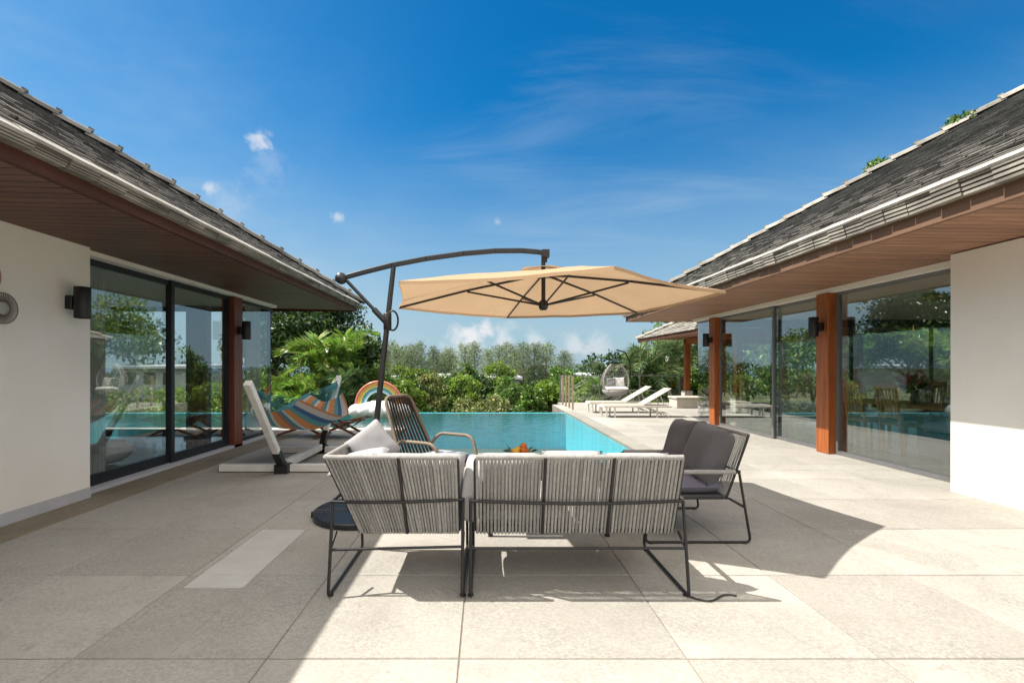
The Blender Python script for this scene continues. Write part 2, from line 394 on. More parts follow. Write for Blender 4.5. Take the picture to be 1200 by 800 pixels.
# ------------------------------------------------------------------ mesh builder
class MB:
    def __init__(s): s.v = []; s.f = []; s.sm = []

    def add(s, vs, fs, smooth=False):
        o = len(s.v); s.v.extend([tuple(v) for v in vs]); s.f.extend([tuple(i + o for i in f) for f in fs]); s.sm.extend([smooth] * len(fs)); return s

    def hexa(s, p): return s.add(p, [(0, 3, 2, 1), (4, 5, 6, 7), (0, 1, 5, 4), (1, 2, 6, 5), (2, 3, 7, 6), (3, 0, 4, 7)])

    def box(s, x0, x1, y0, y1, z0, z1):
        return s.hexa([(x0, y0, z0), (x1, y0, z0), (x1, y1, z0), (x0, y1, z0), (x0, y0, z1), (x1, y0, z1), (x1, y1, z1), (x0, y1, z1)])

    def bbox(s, x0, x1, y0, y1, z0, z1, b=0.008):     # box with chamfered edges
        xs, ys, zs = (x0, x1), (y0, y1), (z0, z1)
        vs = []; idx = {}
        for i in (0, 1):
            for j in (0, 1):
                for k in (0, 1):
                    p = (xs[i], ys[j], zs[k]); d = (b if i == 0 else -b, b if j == 0 else -b, b if k == 0 else -b)
                    for a in range(3):
                        q = [p[0] + d[0], p[1] + d[1], p[2] + d[2]]; q[a] = p[a]
                        idx[(i, j, k, a)] = len(vs); vs.append(tuple(q))
        fs = []
        for a in range(3):
            o = [x for x in range(3) if x != a]
            for s_ in (0, 1):
                loop = []
                for (m, n) in ((0, 0), (1, 0), (1, 1), (0, 1)):
                    c = [0, 0, 0]; c[a] = s_; c[o[0]] = m; c[o[1]] = n
                    loop.append(idx[(*c, a)])
                fs.append(tuple(loop))
        for a in range(3):
            o = [x for x in range(3) if x != a]
            for m in (0, 1):
                for n in (0, 1):
                    c0 = [0, 0, 0]; c0[o[0]] = m; c0[o[1]] = n; c1 = list(c0); c1[a] = 1
                    fs.append((idx[(*c0, o[0])], idx[(*c0, o[1])], idx[(*c1, o[1])], idx[(*c1, o[0])]))
        for i in (0, 1):
            for j in (0, 1):
                for k in (0, 1): fs.append(tuple(idx[(i, j, k, a)] for a in range(3)))
        return s.add(vs, fs)

    def tube(s, pts, r, n=10, closed=False, cap=True, smooth=True):
        pts = [Vector(p) for p in pts]; rr = r if isinstance(r, (list, tuple)) else [r] * len(pts)
        k = len(pts); rings = []; vs = []
        up = None
        for i, p in enumerate(pts):
            if closed: t = pts[(i + 1) % k] - pts[i - 1]
            elif i == 0: t = pts[1] - pts[0]
            elif i == k - 1: t = pts[-1] - pts[-2]
            else: t = (pts[i + 1] - p).normalized() + (p - pts[i - 1]).normalized()
            if t.length < 1e-9: t = Vector((0, 0, 1))
            t.normalize()
            if up is None:
                up = Vector((0, 0, 1)) if abs(t.z) < 0.9 else Vector((1, 0, 0))
            a = up - t * up.dot(t)
            if a.length < 1e-6: a = t.orthogonal()
            a.normalize(); b = t.cross(a); up = a
            for j in range(n):
                th = 2 * math.pi * j / n
                vs.append(p + (a * math.cos(th) + b * math.sin(th)) * rr[i])
        fs = []
        for i in range(k if closed else k - 1):
            i2 = (i + 1) % k
            for j in range(n):
                j2 = (j + 1) % n
                fs.append((i * n + j, i * n + j2, i2 * n + j2, i2 * n + j))
        s.add(vs, fs, smooth)
        if cap and not closed:
            s.add(vs[:n], [tuple(range(n - 1, -1, -1))]); s.add(vs[-n:], [tuple(range(n))])
        return s

    def beam(s, a, b, w, h, up=(0, 0, 1), ch=0.006):     # rectangular bar from a to b
        a, b = Vector(a), Vector(b); t = (b - a); ln = t.length; t.normalize()
        u = Vector(up); u = u - t * u.dot(t)
        if u.length < 1e-6: u = t.orthogonal()
        u.normalize(); sd = t.cross(u)
        m = MB().bbox(-w / 2, w / 2, 0, ln, -h / 2, h / 2, min(ch, w / 3, h / 3))
        vs = [a + sd * v[0] + t * v[1] + u * v[2] for v in m.v]
        return s.add(vs, m.f)

    def lathe(s, prof, n=24, c=(0, 0, 0), smooth=True):
        vs = []; fs = []
        for (r, z) in prof:
            for j in range(n):
                th = 2 * math.pi * j / n; vs.append((c[0] + r * math.cos(th), c[1] + r * math.sin(th), c[2] + z))
        for i in range(len(prof) - 1):
            for j in range(n):
                j2 = (j + 1) % n; fs.append((i * n + j, i * n + j2, (i + 1) * n + j2, (i + 1) * n + j))
        return s.add(vs, fs, smooth)

    def sheet(s, grid, smooth=True):                        # grid of points -> quads
        r, c = len(grid), len(grid[0]); vs = [p for row in grid for p in row]
        fs = [(i * c + j, i * c + j + 1, (i + 1) * c + j + 1, (i + 1) * c + j) for i in range(r - 1) for j in range(c - 1)]
        return s.add(vs, fs, smooth)

    def xf(s, M):
        M = M if isinstance(M, Matrix) else Matrix(M)
        s.v = [tuple(M @ Vector(v)) for v in s.v]; return s

    def merge(s, o): return s._cat(o)

    def _cat(s, o):
        k = len(s.v); s.v.extend(o.v); s.f.extend([tuple(i + k for i in f) for f in o.f]); s.sm.extend(o.sm); return s

    def build(s, name, m, parent=None, world=False):
        vs = s.v
        if world and parent is not None:
            p = parent; off = Vector((0, 0, 0))
            while p is not None: off += p.location; p = p.parent
            vs = [(v[0] - off.x, v[1] - off.y, v[2] - off.z) for v in vs]
        me = bpy.data.meshes.new(name); me.from_pydata(vs, [], s.f)
        me.polygons.foreach_set('use_smooth', s.sm)
        me.materials.append(m); me.update()
        o = bpy.data.objects.new(name, me); COL.objects.link(o)
        if parent is not None: o.parent = parent
        return o


def tag(o, label=None, cat=None, group=None, kind=None):
    if label: o['label'] = label
    if cat: o['category'] = cat
    if group: o['group'] = group
    if kind: o['kind'] = kind
    return o


def thing(name, label, cat, loc=(0, 0, 0), rz=0.0, group=None):
    o = bpy.data.objects.new(name, None); o.empty_display_size = 0.2; COL.objects.link(o)
    o.location = loc; o.rotation_euler = (0, 0, rz)
    return tag(o, label, cat, group)


def copy_tree(o, label=None, parent=None):
    c = o.copy(); COL.objects.link(c)
    if parent is not None: c.parent = parent
    if label: c['label'] = label
    for ch in list(o.children): copy_tree(ch, None, c)
    return c


def structure(mb, name, m):
    return tag(mb.build(name, m), kind='structure')


def bez(p0, p1, p2, n=12):
    p0, p1, p2 = Vector(p0), Vector(p1), Vector(p2)
    return [p0 * (1 - t) ** 2 + p1 * 2 * t * (1 - t) + p2 * t * t for t in [i / n for i in range(n + 1)]]


def round_path(pts, r=0.05, n=5):
    pts = [Vector(p) for p in pts]; out = [pts[0]]
    for i in range(1, len(pts) - 1):
        a, b, c = pts[i - 1], pts[i], pts[i + 1]
        d1 = (a - b); d2 = (c - b); q = min(r, d1.length * 0.45, d2.length * 0.45)
        out += bez(b + d1.normalized() * q, b, b + d2.normalized() * q, n)
    return out + [pts[-1]]


def cushion(w, d, h, puff=1.0, n=18, crown=0.0, seed=0):
    """box-edge cushion centred at origin: w (x) by d (y) by h (z)"""
    mb = MB()
    top, bot = [], []
    for i in range(n + 1):
        rt, rb = [], []
        for j in range(n + 1):
            u = -1 + 2 * i / n; v = -1 + 2 * j / n
            e = (max(0, 1 - abs(u) ** 4.5) * max(0, 1 - abs(v) ** 4.5)) ** 0.38
            pin = 1 - 0.045 * puff * (1 - (abs(v)) ** 2) * abs(u) ** 6
            pin2 = 1 - 0.045 * puff * (1 - (abs(u)) ** 2) * abs(v) ** 6
            x = u * w / 2 * pin; y = v * d / 2 * pin2
            nz = mnoise.noise(Vector((x * 5 + seed * 3.1, y * 5, seed))) * 0.06 * h + mnoise.noise(Vector((x * 14, y * 14 + seed, seed))) * 0.025 * h
            z = h / 2 * e + nz * e
            rt.append((x, y, z + crown * e)); rb.append((x, y, -h / 2 * e + nz * e * 0.5))
        top.append(rt); bot.append(rb)
    mb.sheet(top)
    mb.sheet([list(reversed(r)) for r in bot])
    return mb


# ------------------------------------------------------------------ foliage builders
def leaf_arrays(P, D, Nn, ln, wd, fold=0.25):
    """P base points, D leaf direction, Nn leaf normal -> verts, faces (folded diamonds)"""
    D = D / (np.linalg.norm(D, axis=1, keepdims=True) + 1e-9)
    S = np.cross(D, Nn); S /= (np.linalg.norm(S, axis=1, keepdims=True) + 1e-9)
    U = np.cross(S, D)
    ln = np.broadcast_to(np.asarray(ln, float), (len(P),))[:, None]; wd = np.broadcast_to(np.asarray(wd, float), (len(P),))[:, None]
    a = P; b = P + D * ln * 0.45 + S * wd * 0.5 + U * wd * fold; c = P + D * ln - U * ln * 0.12; d = P + D * ln * 0.45 - S * wd * 0.5 + U * wd * fold
    V = np.stack([a, b, c, d], 1).reshape(-1, 3)
    F = np.arange(len(P) * 4).reshape(-1, 4)
    return V, F


def np_build(name, VF, m, parent=None):
    V = np.concatenate([v for v, f in VF]); F = []; o = 0
    for v, f in VF: F.append(f + o); o += len(v)
    F = np.concatenate(F)
    me = bpy.data.meshes.new(name)
    me.vertices.add(len(V)); me.vertices.foreach_set('co', V.astype(np.float32).ravel())
    me.loops.add(F.size); me.loops.foreach_set('vertex_index', F.astype(np.int32).ravel())
    me.polygons.add(len(F)); me.polygons.foreach_set('loop_start', np.arange(0, F.size, 4, dtype=np.int32))
    me.update(calc_edges=True); me.validate()
    me.materials.append(m)
    ob = bpy.data.objects.new(name, me); COL.objects.link(ob)
    if parent is not None: ob.parent = parent
    return ob


def unit(n, g=nrg):
    v = g.normal(size=(n, 3)); return v / np.linalg.norm(v, axis=1, keepdims=True)


def crown_cloud(center, radii, clumps, per, leaf, cr=0.38, flat=0.75, droop=0.2, fillin=0.25, rr=(0.62, 1.06), low=-0.5, aspect=0.5):
    """clumpy crown: clump centres over an uneven ellipsoid; leaves on the shell of each clump"""
    center = np.array(center, float); radii = np.array(radii, float)
    out = []
    dirs = unit(clumps * 3); dirs = dirs[dirs[:, 2] > low][:clumps]
    for k, d in enumerate(dirs):
        q_ = nrg.uniform(*rr) if k > clumps * fillin else nrg.uniform(0.1, 0.6)
        c = center + d * radii * q_
        r = cr * radii.mean() * nrg.uniform(0.6, 1.25)
        n = int(per * nrg.uniform(0.6, 1.3))
        q = unit(n); q[:, 2] = np.abs(q[:, 2]) * np.where(nrg.random(n) < 0.75, 1, -1)
        P = c + q * np.array([1, 1, flat]) * r * (nrg.random((n, 1)) ** 0.4)
        D = q * 0.8 + unit(n) * 0.7 + np.array([0, 0, -droop])
        Nn = q * 0.6 + unit(n) * 0.7 + np.array([0, 0, 0.6])
        s = leaf * nrg.uniform(0.6, 1.3, n)
        out.append(leaf_arrays(P, D, Nn, s, s * aspect))
    return out


def trunk_mb(h, r0, limbs=5, spread=1.0, lean=(0, 0), start=0.45, rng=rnd):
    mb = MB()
    top = Vector((lean[0], lean[1], h))
    pts = [Vector((0, 0, 0)), Vector((lean[0] * .2 + rng.uniform(-.06, .06), lean[1] * .2, h * .33)), Vector((lean[0] * .55 + rng.uniform(-.08, .08), lean[1] * .55, h * .66)), top]
    mb.tube(pts, [r0, r0 * .82, r0 * .6, r0 * .25], 9)
    for k in range(limbs):
        t = rng.uniform(start, 0.92); a = rng.uniform(0, 6.28)
        i = min(2, int(t * 3)); p = pts[i].lerp(pts[i + 1], t * 3 - i)
        L = spread * rng.uniform(.6, 1.0)
        e = p + Vector((math.cos(a) * L, math.sin(a) * L, L * rng.uniform(.4, 1.0)))
        m = (p + e) / 2 + Vector((0, 0, -.08 * L))
        mb.tube(bez(p, m, e, 5), [r0 * .4 * (1 - j / 6.5) for j in range(6)], 6)
    return mb


def frond(base, az, length, rise, arch, nleaf=20, leafl=0.45, leafw=0.05, vee=0.5, rng=rnd):
    """feather palm frond: (rachis tube points, leaflet arrays)"""
    d = Vector((math.cos(az), math.sin(az), 0))
    p0 = Vector(base); p2 = p0 + d * length * math.cos(rise) * 0.95 + Vector((0, 0, length * math.sin(rise) - arch * length))
    p1 = p0 + d * length * 0.45 * math.cos(rise) + Vector((0, 0, length * math.sin(rise) * 0.95 + arch * 0.15))
    pts = bez(p0, p1, p2, nleaf)
    P, D, Nn, ls = [], [], [], []
    side = d.cross(Vector((0, 0, 1)))
    for i in range(3, nleaf + 1):
        t = i / nleaf; tan = (pts[min(i + 1, nleaf)] - pts[i - 1]).normalized(); upv = side.cross(tan).normalized()
        if upv.z < 0: upv = -upv
        L = leafl * (math.sin(math.pi * min(1, 0.15 + t * 0.83)) ** 0.6 + 0.12) * rng.uniform(.85, 1.1)
        for s in (-1, 1):
            dd = side * s * (1.0 - 0.45 * t) + tan * (0.55 + 0.6 * t) + upv * (vee * rng.uniform(.5, 1.1)) - Vector((0, 0, 0.25 * rng.random()))
            P.append(pts[i]); D.append(dd); Nn.append(upv + side * -s * .3); ls.append(L)
    V, F = leaf_arrays(np.array([tuple(p) for p in P]), np.array([tuple(p) for p in D]), np.array([tuple(p) for p in Nn]), np.array(ls), leafw, 0.1)
    return pts, (V, F)


def make_palm(name, label, loc, stems, leafm, nfr=9, length=1.7, leafl=0.5, group=None, rise=(0.55, 1.25), arch=0.25, leafw=0.055, h=(0.4, 1.4), spread=0.35):
    t = thing(name, label, 'palm', loc, 0, group)
    sm = MB(); VF = []; rm = MB()
    for k in range(stems):
        a = rnd.uniform(0, 6.28); q = rnd.uniform(0, spread); b = Vector((math.cos(a) * q, math.sin(a) * q, 0)); hh = rnd.uniform(*h)
        tp = b + Vector((math.cos(a) * hh * .12, math.sin(a) * hh * .12, hh))
        sm.tube([b, (b + tp) / 2 + Vector((.02, 0, 0)), tp], [.06, .05, .035], 7)
        for i in range(nfr):
            az = a + i * 2.399 + rnd.uniform(-.3, .3)
            pts, vf = frond(tp, az, length * rnd.uniform(.75, 1.1), rnd.uniform(*rise), arch * rnd.uniform(.6, 1.4), leafl=leafl, leafw=leafw)
            VF.append(vf); rm.tube(pts[::4] + [pts[-1]], [.014 * (1 - .8 * j / (len(pts[::4]))) for j in range(len(pts[::4]) + 1)], 5, cap=False)
    sm._cat(rm)
    sm.build('trunk', M_PALMSTEM, t)
    np_build('crown', VF, leafm, t)
    return t


def make_tree(name, label, cat, loc, h, crown_c, radii, leafm, clumps=40, per=130, leaf=0.16, r0=0.14, group=None, **kw):
    t = thing(name, label, cat, loc, 0, group)
    trunk_mb(h, r0, 7, max(radii) * 0.75).build('trunk', M_BARK, t)
    np_build('crown', crown_cloud(crown_c, radii, clumps, per, leaf, **kw), leafm, t)
    return t


# ================================================================== GROUND, TERRACE, POOL
def gz(x, y):                                # ground height outside the terrace
    d = max(0.0, y - 17.0)
    z = -1.2 - 0.055 * min(d, 90)
    if y < 17: z = -1.2
    if x > 8.8: z = max(z, -0.25 - 0.05 * max(0, y - 19) if y < 34 else z)
    return z + 0.25 * mnoise.noise(Vector((x * .12, y * .12, 0))) * (0.3 if d < 5 else 1.0)


g = MB()
xs = [-3000, -900, -300, -120] + [x * 3.0 for x in range(-24, 25)] + [120, 300, 900, 3000]
ys = [-900, -120, -30] + [y * 3.0 for y in range(-4, 36)] + [130, 180, 300, 900, 3500]
g.sheet([[(x, y, gz(x, y) if (abs(x) < 200 and -20 < y < 200) else (-6.2 if y > 0 else -1.3)) for x in xs] for y in ys])
structure(g, 'ground', M_SOIL)
sea = MB().sheet([[(x, y, -5.7 - (0.0 if y < 3900 else 0)) for x in (-4000, 4000)] for y in (330, 4500)])
structure(sea, 'sea', mat('sea', (0.06, 0.14, 0.20), (0.05, 0.12, 0.18), 0.02, 0.25))
hm = MB()
grid = []
for j in range(6):
    row = []
    for i in range(60):
        x = -600 + i * 40; q = max(0, math.sin(min(1, max(0, (x - 180) / 700)) * math.pi)) ** 1.5 * 26 + 3 * mnoise.noise(Vector((x * .01, 0, 2)))
        row.append((x, 2400 + j * 60, -6 + max(0, q) * math.sin(math.pi * (j + .001) / 5)))
    grid.append(row)
structure(hm.sheet(grid), 'hills', mat('hill_forest', (0.06, 0.10, 0.07), (0.04, 0.07, 0.05), 0.02, 0.9))

# terrace paving: slabs as real blocks over dark mortar
XL = [-6.9, -5.9, -4.95, -3.99, -3.01, -2.055, -1.087, -0.125, 1.01, 1.98, 2.95, 3.92, 4.90, 5.88] + [6.86 + .98 * i for i in range(12)]
YL = [0.485 - .98 * i for i in range(7, 0, -1)] + [0.485 + .98 * i for i in range(0, 22)]
PATCH = (-1.995, -1.59, 3.23, 4.40)
RECTS = [(-4.68, -3.99, -5.8, 11.20), (-3.99, 5.95, -5.8, 6.90), (-3.99, -2.20, 6.90, 11.20), (3.00, 5.95, 6.90, 20.2), (5.95, 13.3, 13.5, 20.2), (2.62, 3.00, 16.35, 19.0)]
tiles = MB(); edge = MB(); base = MB(); GAP = 0.0035


def slab(mb, x0, x1, y0, y1, z1=0.0, z0=-0.03, b=0.004):
    if x1 - x0 < 0.02 or y1 - y0 < 0.02: return
    dz = [rnd.uniform(-.0012, .0012) for _ in range(4)]
    mb.add([(x0, y0, z0), (x1, y0, z0), (x1, y1, z0), (x0, y1, z0),
            (x0, y0, z1 - b), (x1, y0, z1 - b), (x1, y1, z1 - b), (x0, y1, z1 - b),
            (x0 + b, y0 + b, z1 + dz[0]), (x1 - b, y0 + b, z1 + dz[1]), (x1 - b, y1 - b, z1 + dz[2]), (x0 + b, y1 - b, z1 + dz[3])],
           [(0, 1, 5, 4), (1, 2, 6, 5), (2, 3, 7, 6), (3, 0, 4, 7), (4, 5, 9, 8), (5, 6, 10, 9), (6, 7, 11, 10), (7, 4, 8, 11), (8, 9, 10, 11)])


def minus(r, h):                              # rectangle minus rectangle
    x0, x1, y0, y1 = r; a, b, c, d = h
    if b <= x0 or a >= x1 or d <= y0 or c >= y1: return [r]
    out = []
    if a > x0: out.append((x0, a, y0, y1))
    if b < x1: out.append((b, x1, y0, y1))
    m0, m1 = max(a, x0), min(b, x1)
    if c > y0: out.append((m0, m1, y0, c))
    if d < y1: out.append((m0, m1, d, y1))
    return out


for (x0, x1, y0, y1) in RECTS:
    base.box(x0, x1, y0, y1, -2.6, -0.0065)
    gx = [x0] + [x for x in XL if x0 + .03 < x < x1 - .03] + [x1]; gy = [y0] + [y for y in YL if y0 + .03 < y < y1 - .03] + [y1]
    for i in range(len(gx) - 1):
        for j in range(len(gy) - 1):
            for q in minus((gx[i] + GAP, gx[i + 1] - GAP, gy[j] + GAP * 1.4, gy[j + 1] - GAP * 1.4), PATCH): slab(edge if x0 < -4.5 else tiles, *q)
structure(base, 'terrace_base', M_MORTAR)
structure(tiles, 'terrace', M_PAVE)
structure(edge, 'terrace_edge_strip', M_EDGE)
pp = MB(); slab(pp, PATCH[0] + .004, PATCH[1] - .004, PATCH[2] + .004, 3.44 - .004); slab(pp, PATCH[0] + .004, PATCH[1] - .004, 3.44 + .004, PATCH[3] - .004)
structure(pp, 'repair_slab', M_SLAB)
# pool
WL = -0.045
cop = MB()
for (x0, x1, y0, y1, along) in ((2.64, 3.0, 6.90, 16.35, 'y'), (-2.20, 2.64, 6.90, 7.20, 'x'), (-2.20, -1.90, 7.20, 11.20, 'y')):
    n = int(((y1 - y0) if along == 'y' else (x1 - x0)) / 0.6 + .5)
    for i in range(n):
        if along == 'y': slab(cop, x0 + .002, x1 - .002, y0 + (y1 - y0) * i / n + .002, y0 + (y1 - y0) * (i + 1) / n - .002, 0.004, -0.05)
        else: slab(cop, x0 + (x1 - x0) * i / n + .002, x0 + (x1 - x0) * (i + 1) / n - .002, y0 + .002, y1 - .002, 0.004, -0.05)
structure(cop, 'pool_coping', M_COPE)
cop = MB()
for i in range(25): slab(cop, -17 + 15.1 * i / 25 + .002, -17 + 15.1 * (i + 1) / 25 - .002, 11.202, 11.748, 0.004, -0.05)
structure(cop, 'pale_pool_coping', paving_mat('pale_coping', (0.50, 0.47, 0.41), (0.58, 0.55, 0.48), (0.42, 0.39, 0.33), .5))
bas = MB()
D = -1.35
bas.add([(-17, 11.75, D), (-1.9, 11.75, D), (-1.9, 7.2, D), (2.64, 7.2, D), (2.64, 16.02, D), (-17, 16.02, D)], [(0, 1, 2, 3, 4, 5)])
for a, b in (((-17, 11.75), (-1.9, 11.75)), ((-1.9, 11.75), (-1.9, 7.2)), ((-1.9, 7.2), (2.64, 7.2)), ((2.64, 7.2), (2.64, 16.3)), ((-17, 16.02), (-17, 11.75))):
    bas.add([(*a, D), (*b, D), (*b, -0.05), (*a, -0.05)], [(0, 1, 2, 3)])
bas.box(-17, 2.639, 16.02, 16.30, -2.8, WL - 0.012)
bas.box(-17.2, -17.003, 11.0, 16.3, -2.8, -0.02)
structure(bas, 'pool_basin', M_MOSAIC)
wtr = MB().add([(-16.999, 11.752, WL), (-1.902, 11.752, WL), (-1.902, 7.202, WL), (2.638, 7.202, WL), (2.638, 16.295, WL), (-16.999, 16.295, WL)], [(0, 1, 2, 3, 4, 5)])
structure(wtr, 'pool_water', M_WATER)


# ================================================================== HOUSES
def roof_slope(mb, eave0, u, v, nrm, lo, hi, rows, e=0.15, tw=0.235, start=0.0, edge=None):
    """rows of slab tiles: eave0 corner, u along eave, v up the slope; lo(d), hi(d) trim each row"""
    eave0, u, v, nrm = Vector(eave0), Vector(u), Vector(v), Vector(nrm)
    for i in range(rows):
        d = start + i * e; a, b = lo(d), hi(d)
        if b - a < 0.1: break
        x = a - (rnd.random() * tw)
        while x < b:
            x0, x1 = max(a, x + .003), min(b, x + tw - .003); x += tw
            if x1 - x0 < .03: continue
            j = rnd.uniform(-.006, .006); dd = d + rnd.uniform(-.012, .008); tl = rnd.uniform(-.004, .004)
            P = lambda s, q, hgt: eave0 + u * s + v * q + nrm * hgt
            h0, h1 = 0.040 + j, 0.012 + j
            mb.add([P(x0, dd, h0 + tl), P(x1, dd, h0 - tl), P(x1, dd + e * 1.35, h1), P(x0, dd + e * 1.35, h1), P(x0, dd, h0 - .024 + tl), P(x1, dd, h0 - .024 - tl), P(x0, dd + e, h1 - .02), P(x1, dd + e, h1 - .02)],
                   [(0, 1, 2, 3), (4, 5, 1, 0), (0, 3, 6, 4), (1, 5, 7, 2)])
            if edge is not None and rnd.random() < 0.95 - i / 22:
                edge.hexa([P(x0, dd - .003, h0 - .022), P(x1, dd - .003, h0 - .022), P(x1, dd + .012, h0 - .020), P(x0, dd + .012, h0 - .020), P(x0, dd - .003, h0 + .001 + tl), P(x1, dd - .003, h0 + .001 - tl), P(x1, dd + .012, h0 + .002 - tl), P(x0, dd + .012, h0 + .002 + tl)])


def hip_caps(mb, a, b, step=0.42, w=0.13, h=0.075):
    a, b = Vector(a), Vector(b); t = (b - a).normalized(); n = int((b - a).length / step)
    sd = t.cross(Vector((0, 0, 1))).normalized(); up = sd.cross(t).normalized()
    for i in range(n):
        p = a + t * i * step; q = p + t * step * 1.12
        k = rnd.uniform(-.012, .018); prof = [(-w, -.03), (-w * .8, h * .45), (-w * .35, h * .95), (w * .35, h * .95), (w * .8, h * .45), (w, -.03)]
        r0 = [p + sd * x + up * (z + .045 + k) for x, z in prof]; r1 = [q + sd * x * .93 + up * (z * .95 + .012) for x, z in prof]
        m = len(prof)
        mb.add(r0 + r1, [(j, j + 1, m + j + 1, m + j) for j in range(m - 1)] + [tuple(range(m - 1, -1, -1))])
        # mortar lump under the lower lip
        c = p + up * (h + .045)
        mb.hexa([c + sd * sx * .06 + t * tx + up * uz for uz in (-.03, .018 + k) for (sx, tx) in ((-1, -.02), (1, -.02), (1, .06), (-1, .06))])


def make_roof(side, house, XE, ZT, YE, run, p, y0, cap_m, soffit_m, ztile_bot, zf_bot, xwall, zsof, cap_len):
    """side -1: house on the left (eave faces +X); side +1: house on the right."""
    cs, sn = 1 / math.sqrt(1 + p * p), p / math.sqrt(1 + p * p)
    S = side
    roof = MB()
    # solid hip roof body just under the tiles
    zr = ZT + run * p - .02
    X0, X1 = XE + S * 0.02, XE + S * 2 * run; XR = XE + S * run
    vs = [(X0, y0, ZT - .03), (X0, YE, ZT - .03), (X1, YE, ZT - .03), (X1, y0, ZT - .03), (XR, YE - run, zr), (XR, y0, zr)]
    f = [(0, 1, 4, 5), (1, 2, 4), (2, 3, 5, 4)]
    roof.add(vs, f)
    # stacked eave courses
    body = roof.build('roof', M_TILE, house, True)
    tl = MB(); eg_ = MB()
    rows = int(run / cs / .125)
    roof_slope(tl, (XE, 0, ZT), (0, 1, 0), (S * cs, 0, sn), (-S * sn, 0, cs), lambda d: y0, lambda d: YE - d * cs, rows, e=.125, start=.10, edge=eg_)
    roof_slope(tl, (0, YE, ZT), (1, 0, 0), (0, -cs, sn), (0, sn, cs), (lambda d: XE + d * cs) if S > 0 else (lambda d: X1 + d * cs), (lambda d: X1 - d * cs) if S > 0 else (lambda d: XE - d * cs), rows, start=.10)
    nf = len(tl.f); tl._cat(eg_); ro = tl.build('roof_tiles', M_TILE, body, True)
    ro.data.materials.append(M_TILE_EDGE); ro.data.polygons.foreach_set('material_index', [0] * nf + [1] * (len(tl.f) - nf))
    ev = MB()
    lay = 4; hgt = (ZT - ztile_bot) / lay
    y = y0
    while y < YE - .02:
        ye = min(y + .262, YE); jj = rnd.uniform(-.012, .012); tilt = rnd.uniform(-.004, .004)
        for k in range(lay):
            z1 = ztile_bot + hgt * (k + 1); off = .010 * (lay - 1 - k); jz = rnd.uniform(-.002, .002)
            xa, xb = sorted((XE + jj + S * off, XE + S * .30)); zl = z1 - hgt * .72 + jz; zu = z1 + jz
            ev.hexa([(xa, y, zl - tilt), (xb, y, zl - tilt), (xb, ye, zl + tilt), (xa, ye, zl + tilt), (xa, y, zu - tilt), (xb, y, zu - tilt), (xb, ye, zu + tilt), (xa, ye, zu + tilt)])
        y += .268
    x, xe = sorted((XE, X1))
    while x < xe:
        for k in range(lay):
            z1 = ztile_bot + hgt * (k + 1); ev.box(x, min(x + .262, xe), YE - .30, YE - .010 * (lay - 1 - k), z1 - hgt * .72, z1)
        x += .268
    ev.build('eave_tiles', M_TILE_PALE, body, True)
    st = MB()
    y = y0
    while y < YE - .3:
        j = rnd.uniform(-.004, .004); P = lambda q, hh, yy: (XE + S * (q * cs) - S * sn * hh, yy, ZT + q * sn + cs * hh)
        y2 = min(y + .9, YE - .05)
        st.hexa([P(-.012, .000, y), P(.13, .004, y), P(.13, .004, y2), P(-.012, .000, y2), P(-.012, .020 + j, y), P(.13, .034 + j, y), P(.13, .034 + j, y2), P(-.012, .020 + j, y2)]); y = y2 + .002
    st.build('eave_strip', M_PALE, body, True)
    cp = MB(); hip_caps(cp, (XE, YE, ZT + .03), (XE + S * cap_len, YE - cap_len, ZT + cap_len * p + .03))
    cp.build('ridge_cap', cap_m, body, True)
    # soffit boards (running out from the wall), one mesh
    so = MB(); y = y0; xa, xb = sorted((XE + S * .16, xwall + S * .42))
    while y < YE - .1:
        y2 = min(y + .115, YE - .12)
        za, zb = (zsof, zf_bot + .02) if S < 0 else (zf_bot + .02, zsof)
        so.hexa([(xa, y + .004, za), (xb, y + .004, zb), (xb, y2 - .004, zb), (xa, y2 - .004, za), (xa, y + .004, za + .02), (xb, y + .004, zb + .02), (xb, y2 - .004, zb + .02), (xa, y2 - .004, za + .02)]); y += .118
    so.build('soffit', soffit_m, house, True)
    bk = MB(); za, zb = (zsof, zf_bot + .02) if S < 0 else (zf_bot + .02, zsof)
    bk.add([(xa, y0, za + .021), (xb, y0, zb + .021), (xb, YE - .12, zb + .021), (xa, YE - .12, za + .021)], [(0, 1, 2, 3)])
    bk.build('soffit_backing', M_BLACK, house, True)
    fa = MB(); xa, xb = sorted((XE + S * .10, XE + S * .155)); fa.box(xa, xb, y0, YE - .10, zf_bot, ztile_bot + .02)
    xa, xb = sorted((XE + S * .16, X1)); fa.box(xa, xb, YE - .155, YE - .10, zf_bot, ztile_bot + .02)
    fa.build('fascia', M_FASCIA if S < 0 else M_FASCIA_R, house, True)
    return body


def frame_rect(mb, x, y0, y1, z0, z1, w=0.06, d=0.07, wb=None):   # frame in a plane of constant x
    wb = wb or w
    mb.box(x - d / 2, x + d / 2, y0, y0 + w, z0 + wb, z1 - w); mb.box(x - d / 2, x + d / 2, y1 - w, y1, z0 + wb, z1 - w)
    mb.box(x - d / 2, x + d / 2, y0, y1, z0, z0 + wb); mb.box(x - d / 2, x + d / 2, y0, y1, z1 - w, z1)


def pane(mb, x, y0, y1, z0, z1): mb.box(x - .004, x + .004, y0, y1, z0, z1)


